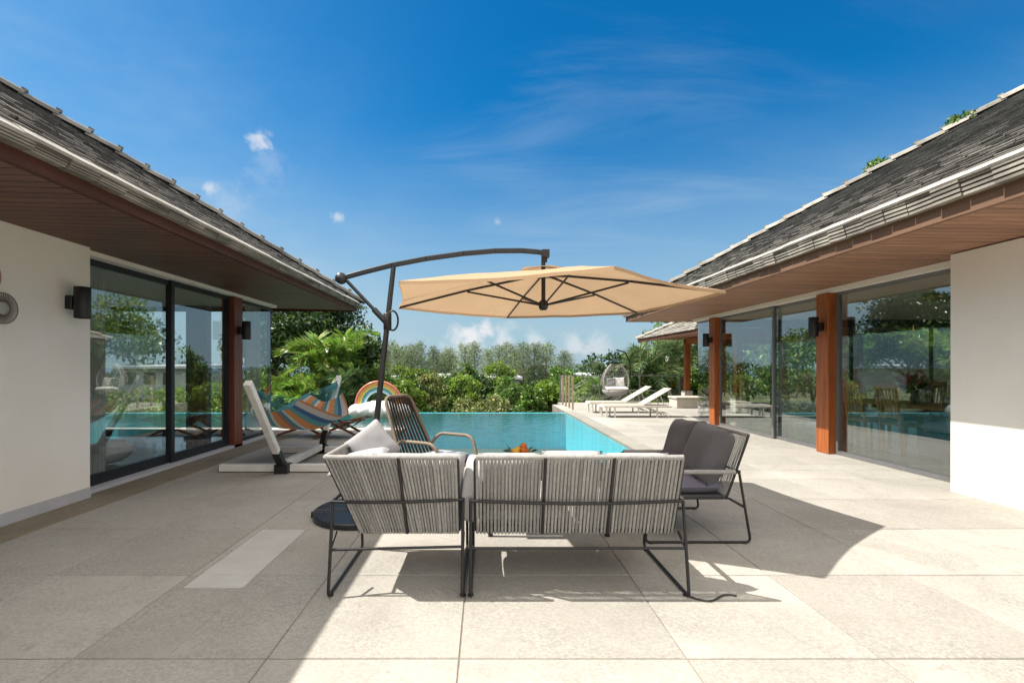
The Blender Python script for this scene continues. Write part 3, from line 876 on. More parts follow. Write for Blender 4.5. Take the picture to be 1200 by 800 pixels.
# ---- left house
ZC = 2.78
lh = thing('pool_house', 'white house with dark framed sliding doors, dark red-brown post and shaded soffit', 'house', (-4.4, 0, 0))
w = MB()
w.box(-4.70, -4.40, -6, 5.47, .115, ZC); w.build('wall', M_WALL, lh, True)
w = MB(); w.box(-4.72, -4.392, -6, 5.475, 0, .113); w.build('skirting', M_SKIRT, lh, True)
w = MB(); w.box(-10.4, -4.72, 2.5, 2.7, 0, ZC); w.build('wall', M_WALL, lh, True)
d = MB(); frame_rect(d, -10.45, 2.5, 10.55, 0, ZC, .08, .08); d = d.build('added_side_window', M_ALU_D, lh, True)  # unseen glazed side, added to let daylight into the room
q = MB(); pane(q, -10.45, 2.58, 10.47, .08, ZC - .08); q.build('glass_pane', M_GLASS_END, d, True)
w = MB(); w.box(-4.72, -4.50, 5.472, 10.62, ZC - .055, ZC + .02); w.build('lintel', M_WALL, lh, True)
w = MB(); w.box(-4.78, -4.50, 5.477, 10.62, .002, .045); w.build('threshold', M_SKIRT, lh, True)
w = MB(); w.box(-10.4, -4.73, 2.7, 10.55, ZC - .03, ZC + .05); w.build('ceiling', M_CEIL, lh, True)
w = MB(); w.box(-10.4, -4.79, 2.7, 10.55, -.05, .03); w.build('interior_floor', M_FLOORD, lh, True)
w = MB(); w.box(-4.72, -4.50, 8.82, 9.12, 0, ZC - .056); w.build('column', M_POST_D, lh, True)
for (y0, y1, xo) in ((5.48, 7.28, -4.66), (7.20, 8.82, -4.62)):
    d = MB(); frame_rect(d, xo, y0, y1, .046, ZC - .057, .075, .05, .13)
    d = d.build('sliding_door', M_ALU_D, lh, True)
    q = MB(); pane(q, xo, y0 + .074, y1 - .074, .175, ZC - .13); q.build('glass_pane', M_GLASS_L, d, True)
d = MB(); d.box(-4.649, -4.601, 9.125, 9.165, .10, ZC - .10); d.box(-4.65, -4.60, 9.12, 10.60, .046, .11); d.box(-4.65, -4.60, 9.12, 10.60, ZC - .11, ZC - .057)
d = d.build('corner_window', M_ALU_D, lh, True)
q = MB(); pane(q, -4.625, 9.12, 10.58, .11, ZC - .11); q.build('glass_pane', M_GLASS_L, d, True)
d = MB()
for x in (-10.35, -8.35, -4.66):
    d.box(x - .03, x + .03, 10.57, 10.63, .11, ZC - .13)
d.box(-10.4, -4.66, 10.56, 10.64, .03, .11); d.box(-10.4, -4.66, 10.56, 10.64, ZC - .13, ZC - .06)
d = d.build('end_window', M_ALU_D, lh, True)
w = MB(); w.box(-6.32, -5.88, 10.38, 10.555, .031, ZC - .031); w.build('pier', mat('dark_plaster', (.16, .16, .17), (.13, .13, .14), 2, .8), lh, True)
q = MB(); q.box(-10.38, -4.63, 10.596, 10.604, .11, ZC - .13); q.build('glass_pane', M_GLASS_END, d, True)
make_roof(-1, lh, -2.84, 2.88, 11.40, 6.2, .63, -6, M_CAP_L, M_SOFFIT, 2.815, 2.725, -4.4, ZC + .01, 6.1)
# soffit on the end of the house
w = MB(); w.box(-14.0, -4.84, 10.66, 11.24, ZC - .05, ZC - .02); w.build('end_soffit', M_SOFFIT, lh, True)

# ---- right house
rh = thing('garden_house', 'white house with orange-brown timber posts, large fixed window and sunlit weathered roof', 'house', (5.45, 0, 0))
w = MB(); w.box(5.45, 5.80, -6, 5.74, 0, ZC - .02); w.build('wall', M_WALL, rh, True)
w = MB(); w.box(5.81, 14.4, 2.5, 2.7, 0, ZC); w.build('wall', M_WALL, rh, True)
w = MB(); w.box(5.74, 5.96, 5.742, 13.6, ZC - .09, ZC - .015); w.build('lintel', M_WALL, rh, True)
w = MB(); w.box(5.97, 14.4, 2.7, 13.5, ZC - .03, ZC + .05); w.build('ceiling', M_CEIL, rh, True)
w = MB(); w.box(5.97, 14.4, 2.7, 13.5, -.05, .02); w.build('interior_floor', M_FLOORR, rh, True)
for y in (8.17, 12.22):
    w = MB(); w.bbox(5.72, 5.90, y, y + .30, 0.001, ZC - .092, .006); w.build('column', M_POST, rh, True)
d = MB(); frame_rect(d, 5.88, 5.745, 8.168, .003, ZC - .092, .045, .07, .06)
d = d.build('fixed_window', M_ALU, rh, True)
q = MB(); pane(q, 5.88, 5.79, 8.124, .063, ZC - .137); q.build('glass_pane', M_GLASS, d, True)
d = MB(); frame_rect(d, 14.45, 2.5, 13.46, 0, ZC, .08, .08); d = d.build('added_side_window', M_ALU_D, rh, True)  # unseen glazing added in place of a wall to brighten the dining room
q = MB(); pane(q, 14.45, 2.58, 13.38, .08, ZC - .08); q.build('glass_pane', M_GLASS_END, d, True)
for (y0, y1, xo) in ((8.472, 10.05, 5.92), (9.92, 12.215, 5.86)):
    d = MB(); frame_rect(d, xo, y0, y1, .003, ZC - .092, .055, .045, .06)
    d = d.build('sliding_door', M_ALU, rh, True)
    q = MB(); pane(q, xo, y0 + .054, y1 - .054, .062, ZC - .146); q.build('glass_pane', M_GLASS, d, True)
d = MB(); d.box(5.852, 5.908, 12.525, 12.56, .04, ZC - .12); d.box(5.85, 5.91, 12.522, 13.55, .003, .05); d.box(5.85, 5.91, 12.522, 13.55, ZC - .13, ZC - .092)
d = d.build('corner_window', M_ALU, rh, True)
q = MB(); pane(q, 5.88, 12.522, 13.53, .05, ZC - .13); q.build('glass_pane', M_GLASS_END, d, True)
d = MB()
for x in (7.9, 10.1, 12.3, 14.37): d.box(x - .03, x + .03, 13.49, 13.55, .10, ZC - .24)
d.box(5.92, 14.4, 13.48, 13.56, .02, .10); d.box(5.92, 14.4, 13.48, 13.56, ZC - .24, ZC - .03)
d = d.build('end_window', M_ALU_D, rh, True)
q = MB(); q.box(5.9, 14.38, 13.516, 13.524, .10, ZC - .24); q.build('glass_pane', M_GLASS_END, d, True)
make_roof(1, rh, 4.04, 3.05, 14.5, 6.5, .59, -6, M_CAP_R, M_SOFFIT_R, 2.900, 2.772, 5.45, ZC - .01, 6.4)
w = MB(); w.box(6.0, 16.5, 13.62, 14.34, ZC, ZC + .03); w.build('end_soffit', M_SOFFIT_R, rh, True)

# ---- far pavilion
pv = thing('open_pavilion', 'open timber pavilion with hipped tile roof on orange-brown posts with stone plinths', 'pavilion', (10, 17.5, 0))
PX, PY = (8.0, 11.8), (15.5, 19.4)
for x in PX:
    for y in PY:
        MB().bbox(x - .17, x + .17, y - .17, y + .17, 0, .52, .015).build('plinth', M_STONE, pv, True)
        MB().bbox(x - .10, x + .10, y - .10, y + .10, .52, 2.55, .008).build('post', M_POST, pv, True)
b = MB()
for y in PY: b.beam((PX[0] - .1, y, 2.46), (PX[1] + .1, y, 2.46), .12, .2)
for x in PX: b.beam((x, PY[0] + .08, 2.47), (x, PY[1] - .08, 2.47), .12, .2)
b.build('beam', M_POST, pv, True)
rf = MB(); x0, x1, y0, y1 = 6.45, 13.0, 14.75, 20.75; zt = 2.60; pr = .50; rn = (y1 - y0) / 2; zr = zt + rn * pr
rf.add([(x0, y0, zt), (x1, y0, zt), (x1, y1, zt), (x0, y1, zt), (x0 + rn, (y0 + y1) / 2, zr), (x1 - rn, (y0 + y1) / 2, zr)], [(0, 1, 5, 4), (1, 2, 5), (2, 3, 4, 5), (3, 0, 4), (3, 2, 1, 0)])
body = rf.build('roof', M_SOFFIT_R, pv, True)
tl = MB(); cs, sn = 1 / math.sqrt(1 + pr * pr), pr / math.sqrt(1 + pr * pr)
roof_slope(tl, (0, y0, zt), (1, 0, 0), (0, cs, sn), (0, -sn, cs), lambda d: x0 + d * cs, lambda d: x1 - d * cs, 18, e=.20, tw=.26)
roof_slope(tl, (x0, 0, zt), (0, 1, 0), (cs, 0, sn), (-sn, 0, cs), lambda d: y0 + d * cs, lambda d: y1 - d * cs, 18, e=.20, tw=.26)
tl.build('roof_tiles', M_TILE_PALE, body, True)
cp = MB(); hip_caps(cp, (x0, y1, zt + .03), (x0 + rn, y1 - rn, zr + .03)); hip_caps(cp, (x0, y0, zt + .03), (x0 + rn, y0 + rn, zr + .03)); cp.build('ridge_cap', M_CAP_R, body, True)
fb = MB(); fb.box(x0 + .03, x1 - .03, y0 + .03, y0 + .08, zt - .12, zt - .002); fb.box(x0 + .03, x0 + .08, y0 + .081, y1, zt - .12, zt - .002); fb.build('fascia', M_FASCIA, pv, True)

bn = MB(); bn.bbox(at(789, 17.6), at(821, 17.6), 17.3, 18.0, 0, .33, .02)
bn.bbox(at(789, 17.6) - .04, at(821, 17.6) + .04, 17.26, 18.04, .33, .40, .015)
tag(bn.build('stone_bench', M_STONE), 'low cream stone block bench on the far terrace in front of the pavilion post', 'bench')

# ================================================================== WALL FITTINGS
def wall_lamp(x, y, z, s, label):
    t = thing('wall_lamp', label, 'wall lamp', (x, y, z), 0, 'black up and down wall lamps')
    m = MB().bbox(min(0, s * .075), max(0, s * .075), -.055, .055, -.07, .07, .006); m.build('mount', M_BLACK, t)
    c = MB()
    c.lathe([(.0, -.14), (.062, -.14), (.072, -.165), (.075, -.16), (.075, .16), (.072, .165), (.062, .14), (.0, .14)], 24, (s * .145, 0, 0)); c.build('lamp_body', M_BLACK, t)


wall_lamp(-4.40, 5.19, 2.13, 1, 'black cylinder wall lamp on the white wall left of the sliding doors')
wall_lamp(-4.50, 8.97, 2.12, 1, 'black cylinder wall lamp on the dark timber post of the left house')
wall_lamp(5.72, 8.32, 2.13, -1, 'black cylinder wall lamp on the nearer orange-brown post of the right house')
wall_lamp(5.72, 12.37, 2.13, -1, 'black cylinder wall lamp on the farther orange-brown post of the right house')


def wall_disc(y, z, r, m_rib, m_mid, label):
    t = thing('wall_ornament', label, 'wall ornament', (-4.40, y, z), 0, 'woven wall discs')
    ring = MB()
    for rr in (r, r * .46): ring.tube([(.022, rr * math.cos(a * math.pi / 24), rr * math.sin(a * math.pi / 24)) for a in range(48)], .004, 6, closed=True)
    for k in range(44):
        a = k * 2 * math.pi / 44
        ring.tube([(.02, r * .46 * math.cos(a), r * .46 * math.sin(a)), (.022, r * .99 * math.cos(a + .30), r * .99 * math.sin(a + .30))], .0032, 5)
    ring.build('rim', m_rib, t)
    mid = MB().add([(.012, 0, 0)] + [(.008, r * .46 * math.cos(a * math.pi / 20), r * .46 * math.sin(a * math.pi / 20)) for a in range(40)], [(0, 1 + k, 1 + (k + 1) % 40) for k in range(40)]); mid.build('center', m_mid, t)


wall_disc(4.462, 1.985, .140, mat('grey_wicker', (.17, .14, .11), (.10, .085, .07), 40, .8), mat('aged_mirror', (.45, .45, .42), (.38, .38, .36), 3, .6), 'round grey wicker disc with plain centre hung on the white wall')
wall_disc(4.28, 2.26, .16, mat('pink_wicker', (.40, .22, .18), (.30, .16, .13), 40, .8), mat('pink_disc', (.5, .35, .3), (.4, .28, .25), 8, .8), 'pinkish woven disc above the grey wicker disc on the white wall')


# ================================================================== ROPE SOFAS
FR = 0.011                                   # frame tube radius


def rope_panel(tl_, tr, bl, br, n, wrap=0.012):
    """vertical rope bands between a top edge (tl->tr) and a bottom edge (bl->br), front and back of the frame"""
    mb = MB(); tl_, tr, bl, br = map(Vector, (tl_, tr, bl, br))
    nm = (tr - tl_).cross(bl - tl_).normalized()
    for k in range(n):
        t = (k + .5) / n; a = tl_.lerp(tr, t); b = bl.lerp(br, t); ux = (tr - tl_).normalized()
        wv = ux * ((tr - tl_).length / n * .33)
        wv *= rnd.uniform(.85, 1.1); sh = ux * rnd.uniform(-.002, .002)
        for s in (1, -1):
            off = nm * wrap * s; bow = nm * rnd.uniform(-.002, .004) * s
            m_ = (a + b) / 2 + off * .9 + bow
            mb.sheet([[a + off - wv + sh, a + off + sh + off * .25, a + off + wv + sh], [m_ - wv, m_ + off * .25, m_ + wv], [b + off - wv - sh, b + off - sh + off * .25, b + off + wv - sh]])
        for e, dz in ((a, Vector((0, 0, .014))), (b, Vector((0, 0, -.014)))):
            o = nm * wrap
            mb.sheet([[e + o - wv, e + o + wv], [e + o * .6 + dz - wv, e + o * .6 + dz + wv], [e - o * .6 + dz - wv, e - o * .6 + dz + wv], [e - o - wv, e - o + wv]])
    return mb


def side_frame(parent, x, ztop, name='leg', ends=(0.0, .87)):
    m = MB(); y0, y1 = ends
    m.tube(round_path([(x, .095, .585), (x, y0, .012), (x, y1, .012), (x, y1 - .05, .36), (x, y1 - .07, .585), (x, .095, .585)], .045), FR, 8)
    m.tube([(x, .055, .30), (x, .17, .365)], FR * .9, 8)
    m.build(name, M_BLACK, parent)
    for y in (y0 + .05, y1 - .05): MB().lathe([(0, 0), (.018, 0), (.018, .014), (0, .014)], 10, (x, y, 0)).build('foot_pad', M_BLACK, parent)


def rope_sofa(name, label, loc, rz, W, supports, cush, back, nrope):
    t = thing(name, label, 'sofa', loc, rz, 'rope back garden sofas')
    hw = W / 2; pw = hw - .03
    for s in (-1, 1): side_frame(t, s * hw, .585)
    for s in (-1, 1):
        a = MB(); a.tube([(s * hw, .13, .588), (s * hw, .77, .588)], FR + .008, 10); a.build('arm_wrap', M_ROPE, t)
    fr = MB()
    top, bot = (0.0, .885), (.185, .365)
    fr.tube(round_path([(-pw, .80, .365), (-pw, bot[0], bot[1]), (-pw, *top), (pw, *top), (pw, bot[0], bot[1]), (pw, .80, .365)], .04), FR, 8)
    fr.tube([(-pw, .80, .365), (pw, .80, .365)], FR, 8); fr.tube([(-pw, *bot), (pw, *bot)], FR, 8)
    for q in supports: fr.tube([(q, top[0] - .014, top[1]), (q, bot[0] - .014, bot[1] - .01)], FR * .95, 8)
    fr.tube(bez((-hw, .09, .59), (0, .05, .565), (hw, .09, .59), 10), FR * .95, 8)          # rail behind the back
    fr.tube([(-hw, .05, .30), (hw, .05, .30)], FR * .85, 8); fr.tube([(-hw, .83, .34), (hw, .83, .34)], FR * .85, 8)
    fr.build('frame', M_BLACK, t)
    rp = rope_panel((-pw, *top), (pw, *top), (-pw, *bot), (pw, *bot), nrope)
    rp.build('rope_back', M_ROPE, t)
    tr_ = MB().tube([(-pw + .01, top[0], top[1]), (pw - .01, top[0], top[1])], .017, 10); tr_.build('top_rail', M_ROPE, t)
    sb = MB().box(-pw + .02, pw - .02, .20, .79, .352, .368); sb.build('seat_deck', M_CUSH_L if cush is M_CUSH_L else M_CUSH_D, t)
    n = 2 if W > 1.0 else 1; cw = (2 * pw - .02) / n
    for k in range(n):
        c = cushion(cw - .01, .66, .14, seed=k + 1).xf(Matrix.Translation((-pw + .01 + cw * (k + .5), .52, .445))); c.build('seat_cushion', cush, t)
    return t, pw, cw, n


def back_cushion(parent, x, w, h, m, y=.12, z=.51, tilt=0.33, thick=.17, seed=0, roll=0.0, zr=0.0):
    c = cushion(w, h, thick, 1.6, seed=seed)
    M = Matrix.Translation((x, y + h / 2 * -math.sin(tilt) + .13, z + h / 2 * math.cos(tilt))) @ Matrix.Rotation(zr, 4, 'Z') @ Matrix.Rotation(tilt, 4, 'X') @ Matrix.Rotation(R(90), 4, 'X') @ Matrix.Rotation(roll, 4, 'Z')
    return c.xf(M).build('back_cushion', m, parent)


so1, pw, cw, n = rope_sofa('rope_sofa', 'rope sofa seen straight from behind with light grey cushions, beside the corner unit', (.595, 3.07, 0), 0, 1.37, (-.215, .215), M_CUSH_L, None, 56)
for k, (x, w_, zr) in enumerate(((-.43, .42, 0), (-.02, .40, 0), (.40, .43, 0))): back_cushion(so1, x, w_, .42, M_CUSH_L, .17, .49 + (.014 if k == 1 else 0), .34, .15, seed=k + 4)
# right sofa turned to face left
so2, pw, cw, n = rope_sofa('rope_sofa', 'rope sofa turned sideways with two big dark grey back cushions', (2.19, 4.53, 0), R(90), .98, (-.17, .17), M_CUSH_P, None, 42)
back_cushion(so2, -.20, .50, .50, M_CUSH_D, .20, .47, .38, .25, seed=9, roll=.06)
back_cushion(so2, .24, .52, .50, M_CUSH_D, .20, .47, .34, .25, seed=12, roll=-.06)

# left corner unit: backs on two sides
cu = thing('corner_sofa', 'corner sofa unit with rope panels on two sides and pale pillows on it', 'sofa', (-.56, 3.07, 0), 0, 'rope back garden sofas')
hw = .42
for s in (-1, 1): side_frame(cu, s * hw, .585)
fr = MB(); TL, TR, BL, BR = (-.44, 0, .885), (.39, 0, .885), (-.27, .185, .365), (.39, .185, .365); TF, BF = (-.44, .82, .885), (-.27, .80, .365)
fr.tube(round_path([(.39, .8, .365), BR, TR, TL, BL, BF], .03), FR, 8); fr.tube(round_path([TL, TF, BF, (.39, .8, .365)], .03), FR, 8); fr.tube([BL, BR], FR, 8)
fr.tube([(.02, -.014, .885), (.05, .171, .355)], FR, 8); fr.tube([(-.40, .40, .885), (-.285, .40, .365)], FR, 8)
fr.tube(bez((-.43, .09, .585), (0, .07, .575), (.42, .09, .60), 8), FR * .95, 8); fr.tube([(-.42, .05, .29), (.42, .05, .31)], FR * .85, 8); fr.tube([(-.42, .83, .34), (.42, .83, .34)], FR * .85, 8)
fr.build('frame', M_BLACK, cu)
rope_panel(TL, TR, BL, BR, 36).build('rope_back', M_ROPE, cu)
rope_panel(TF, TL, BF, BL, 30).build('rope_back', M_ROPE, cu)
tr_ = MB().tube(round_path([TR, TL, TF], .02), .017, 10); tr_.build('top_rail', M_ROPE, cu)
MB().box(-.25, .38, .2, .79, .352, .368).build('seat_deck', M_CUSH_L, cu)
cushion(.66, .64, .14, seed=21).xf(Matrix.Translation((.07, .52, .445))).build('seat_cushion', M_CUSH_L, cu)
back_cushion(cu, .13, .62, .44, M_CUSH_L, .17, .47, .34, .16, seed=23)
# side cushion seen between the two sofas
cushion(.14, .62, .40, seed=27).xf(Matrix.Translation((.475, .44, .60)) @ Matrix.Rotation(R(4), 4, 'Y')).build('side_cushion', M_CUSH_L, cu)
M_PIL = mat('pale_grey_fabric', (.36, .355, .365), (.32, .315, .325), 6, .95, .3, 300)
pl = cushion(.31, .30, .15, 1.2, seed=31).xf(Matrix.Rotation(R(12), 4, 'Z') @ Matrix.Rotation(R(74), 4, 'X') @ Matrix.Rotation(R(38), 4, 'Z'))
pl = pl.build('throw_pillow', M_PIL); pl.location = (-.83, 3.62, .865); tag(pl, 'rounded pale pillow standing on its corner on the corner sofa', 'pillow')
fp = cushion(.40, .30, .10, 1.4, seed=34).build('throw_pillow', M_PIL); fp.location = (-.86, 3.38, .80); fp.rotation_euler = (R(6), R(-12), R(8))
tag(fp, 'flattened pale pillow slumped against the side of the corner sofa', 'pillow')

# cord on the paving
cd = MB(); pts = []
for i in range(30):
    t = i / 29; pts.append((1.29 + .30 * t, 3.09 - .05 * math.sin(t * 5.5) - .03 * t, .008))
cd.tube(pts, .005, 6); tag(cd.build('cord', M_BLACK), 'thin black cord lying on the paving at the foot of the middle sofa', 'cord')

# coffee table with fruit
ct = thing('coffee_table', 'low black table with slatted top behind the middle sofa, between the seats', 'table', (.55, 4.55, 0))
m = MB()
for k in range(9): m.bbox(-.55, .55, -.40 + k * .09, -.32 + k * .09, .535, .56, .004)
m.build('table_top', M_CHAR, ct)
m = MB()
for sx in (-.5, .5):
    for sy in (-.34, .38): m.bbox(sx - .02, sx + .02, sy - .02, sy + .02, 0, .535, .004)
for sy in (-.34, .38): m.box(-.48, .48, sy - .012, sy + .012, .48, .52)
m.box(-.012, .012, -.33, .37, .485, .515)
m.build('frame', M_BLACK, ct)
fb = thing('fruit_bowl', 'bowl of orange and yellow fruit with green sprigs on the table', 'fruit bowl', (.34, 4.70, .56))
fb.scale = (.56, .56, .56)
MB().lathe([(0, .01), (.08, 0), (.13, .05), (.20, .12), (.195, .125), (.12, .065), (0, .04)], 28).build('bowl', M_OAK, fb)
orange = mat('orange_peel', (.62, .17, .02), (.50, .12, .015), 8, .4, .2, 120); yel = mat('yellow_peel', (.70, .42, .03), (.6, .34, .02), 8, .4)


def fruit(mb, c, r, sx=1):
    n = 12; mb.lathe([(r * math.sin(math.pi * i / n) * sx, -r * math.cos(math.pi * i / n)) for i in range(n + 1)], 16, c)


q = MB()
for c in ((.05, 0, .17), (.10, .07, .15), (.02, .09, .14), (.06, .03, .235)): fruit(q, c, .058)
q.build('oranges', orange, fb)
q = MB()
for c in ((-.07, -.02, .15), (-.10, .06, .14), (-.03, .06, .18)): fruit(q, c, .05, 1.25)
q.build('lemons', yel, fb)
P = np.array([[x, 0.02, .13] for x in (-.16, -.14, -.17, .16, .17, .15, -.15, .18)], float); Dd = np.array([[-1, .1, .4], [-.8, -.5, .7], [-1, .5, .2], [1, 0, .4], [.8, -.4, .6], [.6, .5, .9], [-.5, .1, 1.0], [1, .4, .3]], float)
np_build('leaves', [leaf_arrays(P, Dd, np.tile([0, 0, 1.0], (8, 1)), .16, .05)], L_MID, fb)


# ================================================================== CANTILEVER UMBRELLA
UY = 5.10
KU = 1.109


def us(x, z): return (x * KU, UY, EYE + (z - EYE) * KU)


um = thing('cantilever_umbrella', 'cantilever parasol with tan hexagonal canopy hung from a curved black arm', 'umbrella', (-1.21, UY, 0))
C = Vector((.61, UY, 0)); RIM = 2.154; RAD = 1.71; APX = 2.459; PH = R(40)
corners = [C + Vector((math.cos(PH + k * math.pi / 3) * RAD, math.sin(PH + k * math.pi / 3) * RAD, RIM)) for k in range(6)]
apex = C + Vector((0, 0, APX))
cn = MB(); NR = 10
for k in range(6):
    a, b = corners[k], corners[(k + 1) % 6]; rows = []
    for i in range(NR + 1):
        t = i / NR; row = []
        for j in range(9):
            s = j / 8; e = a.lerp(b, s); p = apex.lerp(e, .05 + .95 * t)
            sag = math.sin(math.pi * s) * (.014 * t * t + .010 * t); inw = math.sin(math.pi * s) * .040 * t ** 3
            p = p + (Vector((C.x, C.y, p.z)) - p).normalized() * inw; p.z -= sag * .8; p.z += .015 * math.sin(math.pi * t) * (1 - .5 * math.sin(math.pi * s))
            row.append(p)
        for p in row: p.z += .007 * mnoise.noise(p * 3.1) + .004 * mnoise.noise(p * 9.0)
        rows.append(row)
    cn.sheet(rows)
    # hem hanging along the rim
    hem = [rows[-1], [p + Vector((0, 0, -.028)) + (p - C - Vector((0, 0, p.z))).normalized() * .004 for p in rows[-1]]]
    cn.sheet(hem)
cn = cn.build('canopy', M_CANOPY, um, True)
vt = MB()
for k in range(6):
    a = C + Vector((math.cos(PH + k * math.pi / 3) * .27, math.sin(PH + k * math.pi / 3) * .27, APX - .005)); b = C + Vector((math.cos(PH + (k + 1) * math.pi / 3) * .27, math.sin(PH + (k + 1) * math.pi / 3) * .27, APX - .005))
    vt.sheet([[C + Vector((0, 0, APX + .035)), C + Vector((0, 0, APX + .035))], [a.lerp(b, 0), b]])
vt.build('vent', M_CANOPY, cn, True)
hubz = 2.093
pm_ = MB().tube([C + Vector((0, 0, hubz - .02)), C + Vector((0, 0, 2.65))], .022, 12); pm_.build('center_pole', M_CHAR, um, True)
MB().lathe([(0, -.05), (.035, -.05), (.05, -.02), (.05, .03), (.03, .05), (0, .05)], 16, C + Vector((0, 0, hubz))).build('hub', M_CHAR, um, True)
hb = MB(); hb.lathe([(0, -.03), (.05, -.03), (.055, .03), (0, .03)], 16, C + Vector((0, 0, APX - .05))); hb.build('top_hub', M_CHAR, um, True)
for k in range(6):
    a = C + Vector((0, 0, APX - .045)); e = corners[k] + Vector((0, 0, -.018)); rb = MB()
    mid = a.lerp(e, .5) + Vector((0, 0, .016)); rb.beam(a, mid, .016, .024); rb.beam(mid, e, .016, .024)
    rb = rb.build('rib', M_CHAR, um, True)
    j = a.lerp(e, .50) + Vector((0, 0, .002)); MB().beam(C + (corners[k] - C).normalized() * Vector((.04, .04, 0)).length * .5 + Vector((0, 0, hubz)) - Vector((0, 0, (C + (corners[k] - C).normalized() * Vector((.04, .04, 0)).length * .5).z)), j, .014, .02).build('strut', M_CHAR, rb, True)
mb0, mt0 = Vector((-1.165, 4.86, .06)), Vector(us(-.855, 2.385))
ms = MB(); ms.tube([mb0, mb0.lerp(mt0, .5), mt0], [.032, .030, .026], 14); ms.tube([mb0.lerp(mt0, .30), mb0.lerp(mt0, .315)], .038, 14); ms.build('mast', M_BLACK, um, True)
ap = [Vector(us(x, z)) for x, z in ((-1.33, 2.285), (-1.15, 2.335), (-.87, 2.405), (-.55, 2.465), (-.20, 2.513), (.10, 2.538), (.35, 2.540), (.50, 2.528), (.585, 2.515))]
am = MB()
for a, b in zip(ap, ap[1:]): am.beam(a - (b - a) * .03, b + (b - a) * .03, .034, .052, ch=.008)
am.build('arm', M_CHAR, um, True)
cpm = MB(); cpm.box(.595, .67, UY - .038, UY + .038, 2.585, 2.665); cpm.lathe([(0, -.03), (.03, -.03), (.03, .03), (0, .03)], 12, (.62, UY, 2.57)); cpm.build('arm_end_cap', M_BLACK, um, True)
kn = MB(); kn.lathe([(0, -.05), (.05, -.045), (.06, -.02), (.06, .02), (.05, .045), (0, .05)], 18); kn.xf(Matrix.Translation(us(-1.345, 2.28)) @ Matrix.Rotation(R(90), 4, 'X')); kn.build('pivot_knob', M_CHAR, um, True)
stp = mb0.lerp(mt0, .80)
st = MB(); a = Vector(us(-1.29, 2.255)); b = mb0.lerp(mt0, .765) + Vector((-.02, 0, 0)); st.tube([a, a.lerp(b, .78)], .018, 10); st.tube([a.lerp(b, .70), b], .030, 12); st.build('brace', M_CHAR, um, True)
cr = MB(); cc = mb0.lerp(mt0, .765) + Vector((.055, -.01, .01))
cr.tube([cc + Vector((.055 * math.cos(t * math.pi / 12), 0, .10 * math.sin(t * math.pi / 12))) for t in range(24)], .010, 8, closed=True)
cr.lathe([(.034, -.09), (.042, -.08), (.042, .08), (.034, .09)], 14, mb0.lerp(mt0, .765)); cr.build('crank', M_BLACK, um, True)
# base: cross foot and four weight plates, turned a little
BX = Matrix.Translation((-1.17, 4.86, 0)) @ Matrix.Rotation(R(14), 4, 'Z')
bs = MB(); bs.beam((-.52, 0, .03), (.52, 0, .03), .06, .05); bs.beam((0, -.52, .0301), (0, .52, .0301), .06, .049); bs.tube([(0, 0, .02), (.02, 0, .30)], .042, 14); bs.xf(BX).build('cross_base', M_BLACK, um, True)
for sx, sy in ((-1, -1), (-1, 1), (1, 1), (1, -1)):
    p = MB(); n = 14; prof = [(.05, .05), (.50, .05)] + [(.05 + .45 * math.cos(a), .05 + .45 * math.sin(a)) for a in [math.pi / 2 * i / n for i in range(1, n + 1)]]
    k = len(prof); vs = [(sx * x, sy * y, z) for z in (.004, .045) for x, y in prof]
    vs += [(sx * (.06 + (x - .05) * .93), sy * (.06 + (y - .05) * .93), .055) for x, y in prof]
    p.add(vs, [(i, (i + 1) % k, k + (i + 1) % k, k + i) for i in range(k)] + [(k + i, k + (i + 1) % k, 2 * k + (i + 1) % k, 2 * k + i) for i in range(k)] + [tuple(range(2 * k, 3 * k))]); p.xf(BX).build('base_plate', M_CHAR, um, True)


# ================================================================== ROPE ARMCHAIR
ac = thing('rope_armchair', 'high backed brown rope armchair with looped tan arms by the pool edge', 'armchair', (-.71, 5.30, 0), R(-30))
# local: faces +x, y across
m = MB(); hw = .30
bt, bb = (-.30, 1.13), (.02, .42)
m.tube(round_path([(bb[0], -hw, bb[1]), (bt[0], -hw * .72, bt[1]), (bt[0], hw * .72, bt[1]), (bb[0], hw, bb[1])], .10, 6), .017, 10)
m.tube(round_path([(bb[0], -hw, bb[1]), (.56, -hw, .44), (.56, hw, .44), (bb[0], hw, bb[1])], .08), .017, 10); m.tube([(bb[0], -hw, bb[1]), (bb[0], hw, bb[1])], .015, 8)
m.build('frame', M_TANTUBE, ac)
for s in (-1, 1):
    a = MB(); a.tube(round_path([(-.06, s * hw, .58), (.02, s * (hw + .05), .70), (.46, s * (hw + .05), .70), (.55, s * (hw + .02), .44), (.50, s * (hw + .0), .0)], .10, 6), .018, 10); a.build('arm', M_TANTUBE, ac)
    a = MB(); a.tube([(.04, s * hw, .43), (-.08, s * (hw + .03), 0)], .016, 8); a.build('leg', M_TANTUBE, ac)
rp = MB()
for k in range(10):
    t = (k + .5) / 10 * 2 - 1
    a = Vector((bt[0], t * hw * .70, bt[1] - .01 - .05 * max(0, abs(t) - .7))); b = Vector((bb[0], t * hw * .97, bb[1]))
    mid = (a + b) / 2 + Vector((-.035 * (1 - t * t), 0, 0)); wv = Vector((0, .011, 0))
    for o in (.008, -.008): rp.sheet([[p + Vector((o, 0, 0)) - wv, p + Vector((o * 1.4, 0, 0)), p + Vector((o, 0, 0)) + wv] for p in bez(a, mid, b, 6)])
rp.build('rope_back', M_DARKROPE, ac)
rs = MB()
for k in range(16):
    x = .04 + k * .033; rs.sheet([[(x, -hw, .44), (x, 0, .425), (x, hw, .44)], [(x + .022, -hw, .44), (x + .022, 0, .425), (x + .022, hw, .44)]])
rs.build('rope_seat', M_DARKROPE, ac)
